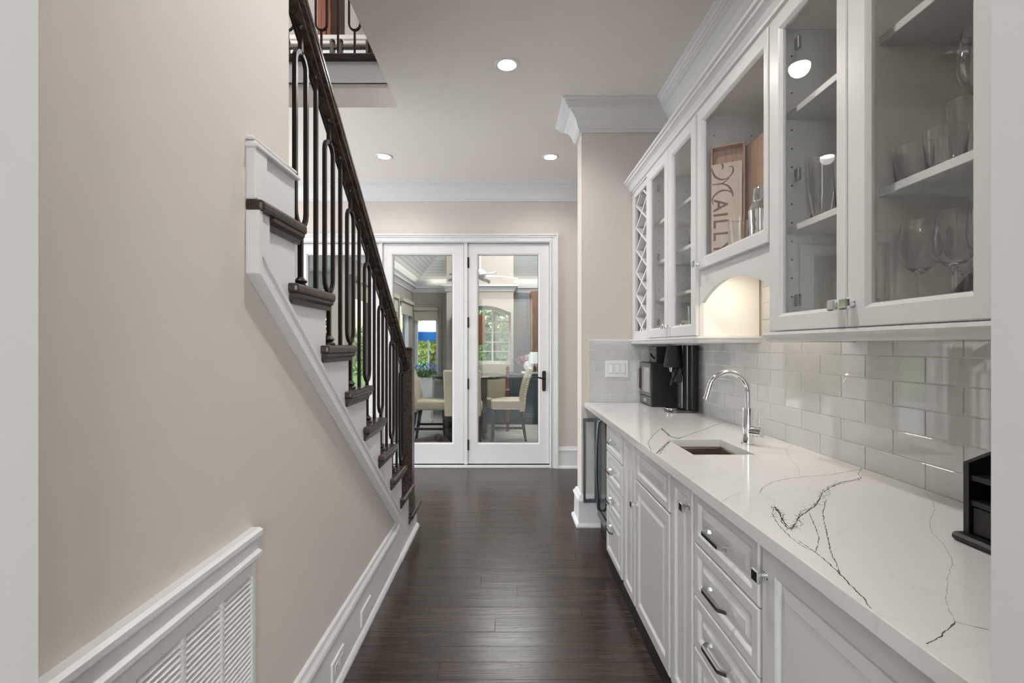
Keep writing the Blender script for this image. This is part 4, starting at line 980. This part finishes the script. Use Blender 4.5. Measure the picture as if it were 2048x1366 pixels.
# plate crown and hipped beadboard vault
struct(MB().sweep([(SX1, SY1), (BX1, SY1)], [(o, 2.47+z) for o, z in ccr]).build('trim_15', 'white'))
struct(MB().sweep([(BX0, SY1), (SX0, SY1), (SX0, SY0)], [(o, 2.47+z) for o, z in ccr]).build('trim_16', 'white'))
k_ = .9; s_ = 1.55; zt = SP+.03+k_*s_
def vault_slope(p0, p1, p2, p3):
    m = MB(); b = bmesh.new(); vs = [b.verts.new(p) for p in (p0, p1, p2, p3)]; b.faces.new(vs)
    vv = [b.verts.new((p[0], p[1], p[2]+.06)) for p in (p0, p1, p2, p3)]; b.faces.new(vv[::-1])
    for i in range(4): b.faces.new((vs[i], vv[i], vv[(i+1) % 4], vs[(i+1) % 4]))
    bmesh.ops.recalc_face_normals(b, faces=b.faces[:]); m.join(b); return m
z0_ = SP+.03
c0, c1, c2, c3 = (SX0, SY0, z0_), (SX1, SY0, z0_), (SX1, SY1, z0_), (SX0, SY1, z0_)
d0, d1, d2, d3 = (SX0+s_, SY0+s_, zt), (SX1-s_, SY0+s_, zt), (SX1-s_, SY1-s_, zt), (SX0+s_, SY1-s_, zt)
sc_ = vault_slope(c3, c2, d2, d3)
for q in ((c0, c3, d3, d0), (c1, c0, d0, d1), (c2, c1, d1, d2), (d0, d3, d2, d1)):
    me_ = vault_slope(*q); tmp = bpy.data.meshes.new('t'); me_.bm.to_mesh(tmp); sc_.bm.from_mesh(tmp); bpy.data.meshes.remove(tmp)
sco = struct(sc_.build('ceiling_sunroom', 'bead'))
# beadboard boards on the far and left slopes
nb = 30
for i in range(nb):
    f0, f1 = i/nb+.002, (i+1)/nb-.002
    def P(a, b_, t): return tuple(a[k]+(b_[k]-a[k])*t for k in range(3))
    for (a, b_, c_, d_) in ((c3, c2, d2, d3), (c0, c3, d3, d0)):
        q = [P(a, d_, f0), P(b_, c_, f0), P(b_, c_, f1), P(a, d_, f1)]
        q = [(x, y, z-.012) for x, y, z in q]
        m = vault_slope(*q); 
        m.build('board', 'bead', sco)
struct(MB().box(SX0+s_-.3, SX0+s_+.9, SY1-s_+.2, SY1-s_+.6, zt+.2, zt+.22).build('roof', 'white'))
can(.10, 7.5, 'recessed ceiling light in the sunroom vault seen through the right glass door', 12, z=zt-.012)
# ceiling fan
cf = thing('ceiling_fan', 'white ceiling fan with leaf shaped blades in the sunroom', 'ceiling fan', (-.42, 7.4, zt))
fx, fy, fz = -.42, 7.4, 2.43
MB().tube([(fx, fy, zt-.012), (fx, fy, fz+.08)], .014, 10).build('downrod', 'white', cf, True)
MB().lathe([(0, .10), (.05, .09), (.10, .05), (.10, 0), (.06, -.05), (0, -.06)], (fx, fy, fz), 20).build('motor', 'white', cf, True)
for k in range(5):
    a = 2*PI*k/5+.15; b = bmesh.new(); n_ = 10; tp = []; bt = []
    for i in range(n_+1):
        t = i/n_; rr = .10+.50*t; wd = .085*math.sin(PI*min(1, t*.93+.07))**.7+.004; zz = fz-.01-.03*t*t
        row_ = []
        for s in (-1, 0, 1):
            x = rr*math.cos(a)-s*wd*math.sin(a); y = rr*math.sin(a)+s*wd*math.cos(a); row_.append((fx+x, fy+y, zz+(.012 if s == 0 else 0)+s*.012))
        tp.append([b.verts.new(p) for p in row_]); bt.append([b.verts.new((p[0], p[1], p[2]-.006)) for p in row_])
    for i in range(n_):
        for s in (0, 1):
            b.faces.new((tp[i][s], tp[i+1][s], tp[i+1][s+1], tp[i][s+1])); b.faces.new((bt[i][s+1], bt[i+1][s+1], bt[i+1][s], bt[i][s]))
        b.faces.new((tp[i][0], bt[i][0], bt[i+1][0], tp[i+1][0])); b.faces.new((tp[i][2], tp[i+1][2], bt[i+1][2], bt[i][2]))
    bmesh.ops.recalc_face_normals(b, faces=b.faces[:]); m = MB(); m.join(b); m.build('blade', 'white', cf)

# ------------------------------------------------------------------ sunroom furniture
def chair(label, loc, rotz):
    t = thing('counter_chair', label, 'chair', loc, rotz, 'cream counter height chairs')
    S, D, W = .60, .44, .46
    bx(-D/2, D/2, -W/2, W/2, S-.13, S, bev=.03, seg=3).build('seat', 'cream', t, True, local=True)
    # curved backrest
    prof = [(-D/2-.02, S-.16), (-D/2+.055, S-.16), (-D/2+.045, S+.05), (-D/2+.0, S+.25), (-D/2-.07, S+.42), (-D/2-.085, S+.435), (-D/2-.13, S+.42), (-D/2-.075, S+.22), (-D/2-.04, S+.05)]
    MB().prism(prof, 'y', -W/2, W/2, bev=.012).build('backrest', 'cream', t, True, local=True)
    for sx, sy in ((1, 1), (1, -1), (-1, 1), (-1, -1)):
        x0, y0 = sx*(D/2-.03), sy*(W/2-.03); x1 = x0+(sx*.01 if sx > 0 else -.07)
        MB().tube([(x0, y0, S-.13), (x1, y0, 0)], [.024, .016], square=True, up=(0, 1, 0)).build('leg', 'darkwood', t, local=True)
    for sy in (1, -1): MB().box(-D/2-.01, D/2-.03, sy*(W/2-.03)-.010, sy*(W/2-.03)+.010, .205, .235).build('stretcher', 'darkwood', t, local=True)
    MB().box(D/2-.045, D/2-.02, -W/2+.03, W/2-.03, .165, .195).build('stretcher', 'darkwood', t, local=True)
    MB().box(-D/2-.02, -D/2+.005, -W/2+.03, W/2-.03, .165, .195).build('stretcher', 'darkwood', t, local=True)
    m = MB()
    def nail(x, y, z): m.lathe([(0, .004), (.004, .003), (.0055, 0)], (x, y, z), 6, 'y' if 0 else 'z')
    for sy in (1, -1):
        for k in range(18): m.box(-D/2+.03+k*.0225, -D/2+.040+k*.0225, sy*(W/2+.002)-.003, sy*(W/2+.002)+.003, S-.120, S-.110)
        for k in range(17):
            zz = S-.10+k*.031; xb_ = -D/2+.02-.09*max(0, (zz-S-.02)/.40)**1.5
            m.box(xb_-.045, xb_-.035, sy*(W/2+.002)-.003, sy*(W/2+.002)+.003, zz-.005, zz+.005)
    o = m.build('nailheads', 'steel', t, local=True); o['kind'] = 'stuff'
    return t
ch1 = chair('cream counter chair in profile facing left behind the right glass door', (.0, 6.62, 0), PI)
dup(ch1, (-1.03, 6.55, 0), 0.0, 'cream counter chair in profile facing right beside the newel post')
dup(ch1, (-.56, 6.22, 0), PI/2, 'cream counter chair seen from behind, in front of the dark table')
tb = thing('dark_table', 'dark polished counter height table between the cream chairs', 'table', (-.55, 6.95, 0))
MB().prism([(-.55+.56*math.cos(2*PI*k/32), 6.98+.50*math.sin(2*PI*k/32)) for k in range(32)], 'z', .865, .905, bev=.006).build('top', 'darkwood', tb)
MB().box(-.78, -.29, 6.75, 7.25, .09, .865, bev=.01).build('storage_base', 'darkwood', tb)
MB().box(-.75, -.32, 6.78, 7.22, .0, .09).build('plinth', 'darkwood', tb)
for xx in (-.775, -.53):
    d = MB().box(xx+.005, xx+.235, 6.735, 6.752, .14, .83, bev=.006).build('door', 'darkwood', tb)
    MB().lathe([(0, 0), (.012, .002), (.015, .012), (.012, .022), (0, .026)], (xx+.205 if xx < -.7 else xx+.04, 6.711, .70), 12, 'y').build('knob', 'chrome', d, True)
pl = thing('planter', 'tall white planter of blue flowers by the narrow sunroom window', 'planter', (-1.40, 8.25, 0))
MB().prism([(-1.40-.09, 0), (-1.40+.09, 0), (-1.40+.12, .79), (-1.40-.12, .79)], 'y', 8.12, 8.38, bev=.01).build('pot', 'pot', pl)
def leaf_cloud(cx, cy, cz, rx, ry, rz, n, size, seed, shell=.0):
    rr = random.Random(seed); vs = []; fs = []
    for i in range(n):
        while True:
            p = Vector((rr.uniform(-1, 1), rr.uniform(-1, 1), rr.uniform(-1, 1)))
            if shell <= p.length <= 1: break
        q = Vector((cx+p.x*rx, cy+p.y*ry, cz+p.z*rz)); a = Vector((rr.gauss(0, 1), rr.gauss(0, 1), rr.gauss(0, 1))).normalized(); b_ = a.cross(Vector((rr.gauss(0, 1), rr.gauss(0, 1), rr.gauss(0, 1)))).normalized()
        s = size*rr.uniform(.6, 1.3); k = len(vs); vs += [q-a*s, q+b_*s*.45, q+a*s, q-b_*s*.45]; fs.append((k, k+1, k+2, k+3))
    return vs, fs
def cloud_obj(name, parent, m, parts):
    V, F = [], []
    for vs, fs in parts:
        k = len(V); V += vs; F += [tuple(i+k for i in f) for f in fs]
    off = ROOT.get(parent.name, Vector((0, 0, 0))); me = bpy.data.meshes.new(name); me.from_pydata([v-off for v in V], [], F); me.materials.append(M[m]); o = bpy.data.objects.new(name, me); C.objects.link(o); o.parent = parent; o['kind'] = 'stuff'; return o
cloud_obj('foliage', pl, 'leaf', [leaf_cloud(-1.40, 8.25, .84, .21, .18, .08, 420, .032, 1)])
cloud_obj('blossom', pl, 'bluebloom', [leaf_cloud(-1.40, 8.25, .95, .23, .2, .09, 240, .019, 2)])
cd = thing('blue_credenza', 'dark blue base cabinet run below the arched window', 'cabinet', (.2, 8.35, 0))
MB().box(-.62, .95, 8.05, 8.58, .09, .83, bev=.004).build('body', 'navy', cd)
MB().box(-.60, .93, 8.10, 8.56, 0, .09).build('plinth', 'navy', cd)
for k in range(4):
    xx = -.60+k*.39
    d = MB().rings([(xx, xx+.37, .12, .80, .02), (xx, xx+.37, .12, .80, 0), (xx+.06, xx+.31, .18, .74, 0), (xx+.065, xx+.305, .185, .735, .008)], lambda u, v, dd: (u, 8.032+dd, v)).build('door', 'navy', cd)
MB().box(-.64, .97, 8.03, 8.59, .83, .86, bev=.004).build('top', 'navy', cd)
for k in (0, 1):
    MB().box(-.29+k*.15, -.17+k*.15, 8.038, 8.046, .13, .18).build('vent', 'crate', cd)
st_ = thing('white_side_shelf', 'white tray shelf under the vase and lamp', 'tray', (.48, 8.30, .861))
MB().box(.25, .95, 8.06, 8.5, .8615, .885, bev=.004).build('top', 'white', st_)
vs_ = thing('flower_bowl', 'white ceramic bowl of pink and white flowers on the tray', 'vase', (.405, 8.38, .886))
MB().lathe([(0, .0), (.06, 0), (.065, .012), (.115, .06), (.125, .12), (.105, .175), (.095, .18), (.10, .17), (.115, .12), (.10, .06), (0, .03)], (.405, 8.38, .886), 24).build('bowl', 'pot', vs_, True)
cloud_obj('blossom', vs_, 'whitebloom', [leaf_cloud(.405, 8.38, 1.12, .12, .10, .07, 160, .03, 4)])
cloud_obj('foliage', vs_, 'pinkbloom', [leaf_cloud(.26, 8.38, 1.08, .12, .10, .10, 140, .03, 5), leaf_cloud(.53, 8.4, 1.05, .1, .10, .08, 60, .03, 6)])
lm = thing('table_lamp', 'table lamp with white tapered shade beside the flower bowl', 'lamp', (.475, 8.128, .886))
MB().lathe([(0, 0), (.06, 0), (.06, .01), (.02, .02), (.03, .06), (.02, .10), (.008, .12), (.008, .16)], (.475, 8.128, .886), 16).build('base', 'brownwood', lm, True)
MB().lathe([(.115, .15), (.085, .34), (.083, .34), (.113, .15)], (.475, 8.128, .886), 24).build('shade', 'pot', lm, True)
am = thing('cream_armchair', 'cream upholstered armchair with wooden posts below the arched window', 'armchair', (-.25, 7.75, 0))
MB().box(-.60, -.02, 7.72, 7.84, .45, 1.05, bev=.03, seg=2).build('backrest', 'cream', am, True)
MB().box(-.60, -.02, 7.40, 7.72, .36, .50, bev=.03, seg=2).build('seat', 'cream', am, True)
for xx in (-.63, .01):
    for yy in (7.43, 7.78): MB().box(xx-.025, xx+.025, yy-.025, yy+.025, 0, 1.0 if yy > 7.6 else .62, bev=.004).build('post', 'redwood', am)
    MB().box(xx-.03, xx+.03, 7.40, 7.80, .62, .65, bev=.006).build('armrest', 'redwood', am)
wc = thing('brown_wall_cabinet', 'warm brown wooden wall cabinet beside the arched window bay', 'cabinet', (-.50, 8.5, 1.35))
MB().box(-.98, -.395, 8.42, 8.598, 1.35, 1.90, bev=.004).build('body', 'brownwood', wc)
MB().box(-.96, -.69, 8.405, 8.421, 1.37, 1.88, bev=.004).build('door', 'redwood', wc); MB().box(-.68, -.415, 8.405, 8.421, 1.37, 1.88, bev=.004).build('door', 'redwood', wc)
tc_ = thing('tall_brown_cabinet', 'tall brown wooden cabinet against the far sunroom wall at right', 'cabinet', (.75, 9.0, 0))
MB().box(.44, 1.2, 8.72, 9.18, 0, 2.34, bev=.005).build('body', 'brownwood', tc_)
MB().box(.46, .82, 8.70, 8.722, .1, 2.30, bev=.005).build('door', 'brownwood', tc_); MB().box(.83, 1.18, 8.70, 8.722, .1, 2.30, bev=.005).build('door', 'brownwood', tc_)
struct(MB().box(BX1+.001, .439, 9.17, 9.199, 0, 2.36).build('trim_17', 'bluegrey'))
# brown dog lying on the floor behind the glass
dg = bpy.data.meshes.new('dog'); 
DV = [(-.78, 5.80, .105, .10, .085), (-.92, 5.81, .10, .105, .085), (-1.08, 5.83, .095, .10, .085), (-1.20, 5.84, .09, .085, .085), (-.69, 5.79, .16, .085, .08), (-.635, 5.785, .19, .085, .08), (-.58, 5.785, .170, .042, .040), (-.545, 5.785, .160, .028, .026),
      (-.72, 5.73, .05, .035, .035), (-.58, 5.71, .03, .025, .025), (-.52, 5.71, .025, .022, .02), (-.72, 5.87, .05, .035, .035), (-.57, 5.88, .03, .025, .025), (-.51, 5.88, .025, .022, .02),
      (-1.12, 5.74, .06, .05, .05), (-1.02, 5.69, .04, .035, .035), (-1.12, 5.70, .03, .025, .025), (-1.0, 5.685, .025, .022, .02), (-1.29, 5.86, .06, .03, .03), (-1.36, 5.82, .04, .022, .022), (-1.40, 5.75, .03, .016, .016),
      (-.65, 5.735, .225, .022, .018), (-.665, 5.715, .17, .024, .014), (-.65, 5.835, .225, .022, .018), (-.665, 5.855, .17, .024, .014)]
DE = [(0, 1), (1, 2), (2, 3), (0, 4), (4, 5), (5, 6), (6, 7), (0, 8), (8, 9), (9, 10), (0, 11), (11, 12), (12, 13), (2, 14), (14, 15), (15, 16), (16, 17), (3, 18), (18, 19), (19, 20), (5, 21), (21, 22), (5, 23), (23, 24)]
dg.from_pydata([(x, y, z) for x, y, z, _, _ in DV], DE, []); dg.materials.append(M['fur'])
do = bpy.data.objects.new('dog', dg); C.objects.link(do); md = do.modifiers.new('skin', 'SKIN'); 
for sv, v in zip(dg.skin_vertices[0].data, DV): sv.radius = (v[3], v[4])
dg.skin_vertices[0].data[0].use_root = True
sb = do.modifiers.new('sub', 'SUBSURF'); sb.levels = 2; sb.render_levels = 2
dge = bpy.context.evaluated_depsgraph_get(); me2 = bpy.data.meshes.new_from_object(do.evaluated_get(dge)); bpy.data.objects.remove(do)
zmin = min(v.co.z for v in me2.vertices)
for v in me2.vertices: v.co.z = (v.co.z-zmin)*1.12; v.co.x -= .17; v.co.y -= .03
for p in me2.polygons: p.use_smooth = True
me2.materials.clear(); me2.materials.append(M['fur'])
do = bpy.data.objects.new('dog', me2); C.objects.link(do); tag(do, 'brown furry dog lying on the sunroom floor behind the middle glass door', 'dog')
MB().lathe([(0, .008), (.009, .004), (.011, -.002), (0, -.008)], (-.692, 5.755, (.168-zmin)*1.12), 10, 'x').build('nose', 'blackgloss', do, True)
for sy in (-1, 1): MB().lathe([(0, .006), (.006, .003), (.007, -.002), (0, -.006)], (-.760, 5.755+sy*.032, (.208-zmin)*1.12), 8, 'x').build('eye', 'blackgloss', do, True)

# ================================================================== garden
struct(MB().box(-30, 30, 5.4, 45, -.40, -.08).build('ground', 'grass'))
struct(MB().box(-7.5, SX0-.15, 5.34, 12.5, -.08, -.03).box(SX0-.15, 3.0, SY1+.15, 12.5, -.08, -.03).build('patio', 'pavers'))
def tree(label, x, y, h, r, seed, m='leaf', n=3200, ls=.10, nb=5):
    t = thing('garden_tree', label, 'tree', (x, y, -.08)); rr = random.Random(seed)
    MB().tube([(x, y, -.08), (x+.08, y, h*.3), (x-.05, y+.05, h*.6), (x, y, h*.85)], [.11, .09, .06, .02], 8).build('trunk', 'bark', t, True)
    P = []
    for k in range(nb):
        a = rr.uniform(0, 2*PI); d = rr.uniform(.1, .6)*r; P.append(leaf_cloud(x+d*math.cos(a), y+d*math.sin(a), h*rr.uniform(.25, .9), r*.75, r*.75, h*.28, n//nb, ls, seed*10+k, .35))
    cloud_obj('crown', t, m, P)
    for k in range(4):
        a = rr.uniform(0, 2*PI); MB().tube([(x, y, h*(.3+.1*k)), (x+.6*r*math.cos(a), y+.6*r*math.sin(a), h*(.5+.12*k))], [.035, .012], 6).build('branch', 'bark', t, True)
tree('bright green leafy tree seen through the left door pane below the treads', -4.2, 8.6, 4.6, 1.5, 11, 'leaf2', 4200, .085)
tree('deep green tree behind the bright one beyond the left door pane', -8.8, 12.6, 5.0, 1.1, 12, 'leaf', 4200, .11)
tree('dense tree outside the sunroom side windows', -5.6, 13.0, 5.0, 1.0, 13, 'leaf3', 4000, .11)
tree('yellow green tree behind the blue parasol', -2.4, 15.0, 5.2, 1.0, 14, 'leaf2', 4400, .09)
tree('leafy tree filling the view of the arched window', -.5, 18.6, 5.4, 1.5, 15, 'leaf3', 4200, .10)
tree('leafy tree right of the arched window view', 1.8, 14.2, 4.8, 1.0, 16, 'leaf', 4200, .10)
tree('green tree far left of the patio', -8.3, 8.8, 5.2, 1.3, 17, 'leaf3', 3600, .12)
hg = thing('garden_hedge', 'clipped green hedge along the far edge of the garden', 'hedge', (-2, 22.5, -.08))
cloud_obj('foliage', hg, 'leaf', [leaf_cloud(-13+k*2.2, 22.8, .9, 1.4, .7, 1.6, 900, .13, 60+k) for k in range(10)])
um = thing('patio_umbrella', 'blue and white patio umbrella outside the narrow sunroom window', 'umbrella', (-1.92, 11.6, -.03))
ux, uy = -1.92, 11.6; zt_ = H+(692-655)/FPX*uy
MB().tube([(ux, uy, -.03), (ux, uy, zt_+.02)], .022, 10).build('pole', 'white', um, True)
uz = H+(692-681)/FPX*uy; um_z = H+(692-668)/FPX*uy
b = bmesh.new(); c_ = b.verts.new((ux, uy, zt_+.25)); ring = [b.verts.new((ux+.75*math.cos(2*PI*k/8), uy+.75*math.sin(2*PI*k/8), um_z+.03)) for k in range(8)]
for k in range(8): b.faces.new((c_, ring[k], ring[(k+1) % 8]))
bmesh.ops.solidify(b, geom=b.faces[:], thickness=.006); m = MB(); m.join(b); m.build('canopy', 'canvas', um)
b = bmesh.new(); r1 = [b.verts.new((ux+.76*math.cos(2*PI*k/8), uy+.76*math.sin(2*PI*k/8), um_z+.03)) for k in range(8)]; r2 = [b.verts.new((ux+.78*math.cos(2*PI*k/8), uy+.78*math.sin(2*PI*k/8), uz)) for k in range(8)]
for k in range(8): b.faces.new((r1[k], r1[(k+1) % 8], r2[(k+1) % 8], r2[k]))
bmesh.ops.solidify(b, geom=b.faces[:], thickness=.006); m = MB(); m.join(b); m.build('valance', 'blue', um)
MB().lathe([(0, 0), (.25, 0), (.25, .05), (.05, .08), (0, .08)], (ux, uy, -.03), 16).build('stand', 'white', um, True)
# neighbouring white porch post and soffit outside the left door pane
pp = thing('porch', 'white porch roof and post outside the left door pane', 'porch', (-2.6, 7.0, -.03))
MB().box(-4.6, SX0-.17, 5.34, 6.6, 2.35, 2.45).build('soffit', 'bead', pp)
MB().box(-4.6, SX0-.16, 6.5, 6.6, 2.10, 2.35).build('beam', 'white', pp)
MB().box(-2.30, -2.20, 6.50, 6.60, -.03, 2.10, bev=.006).build('post', 'white', pp)
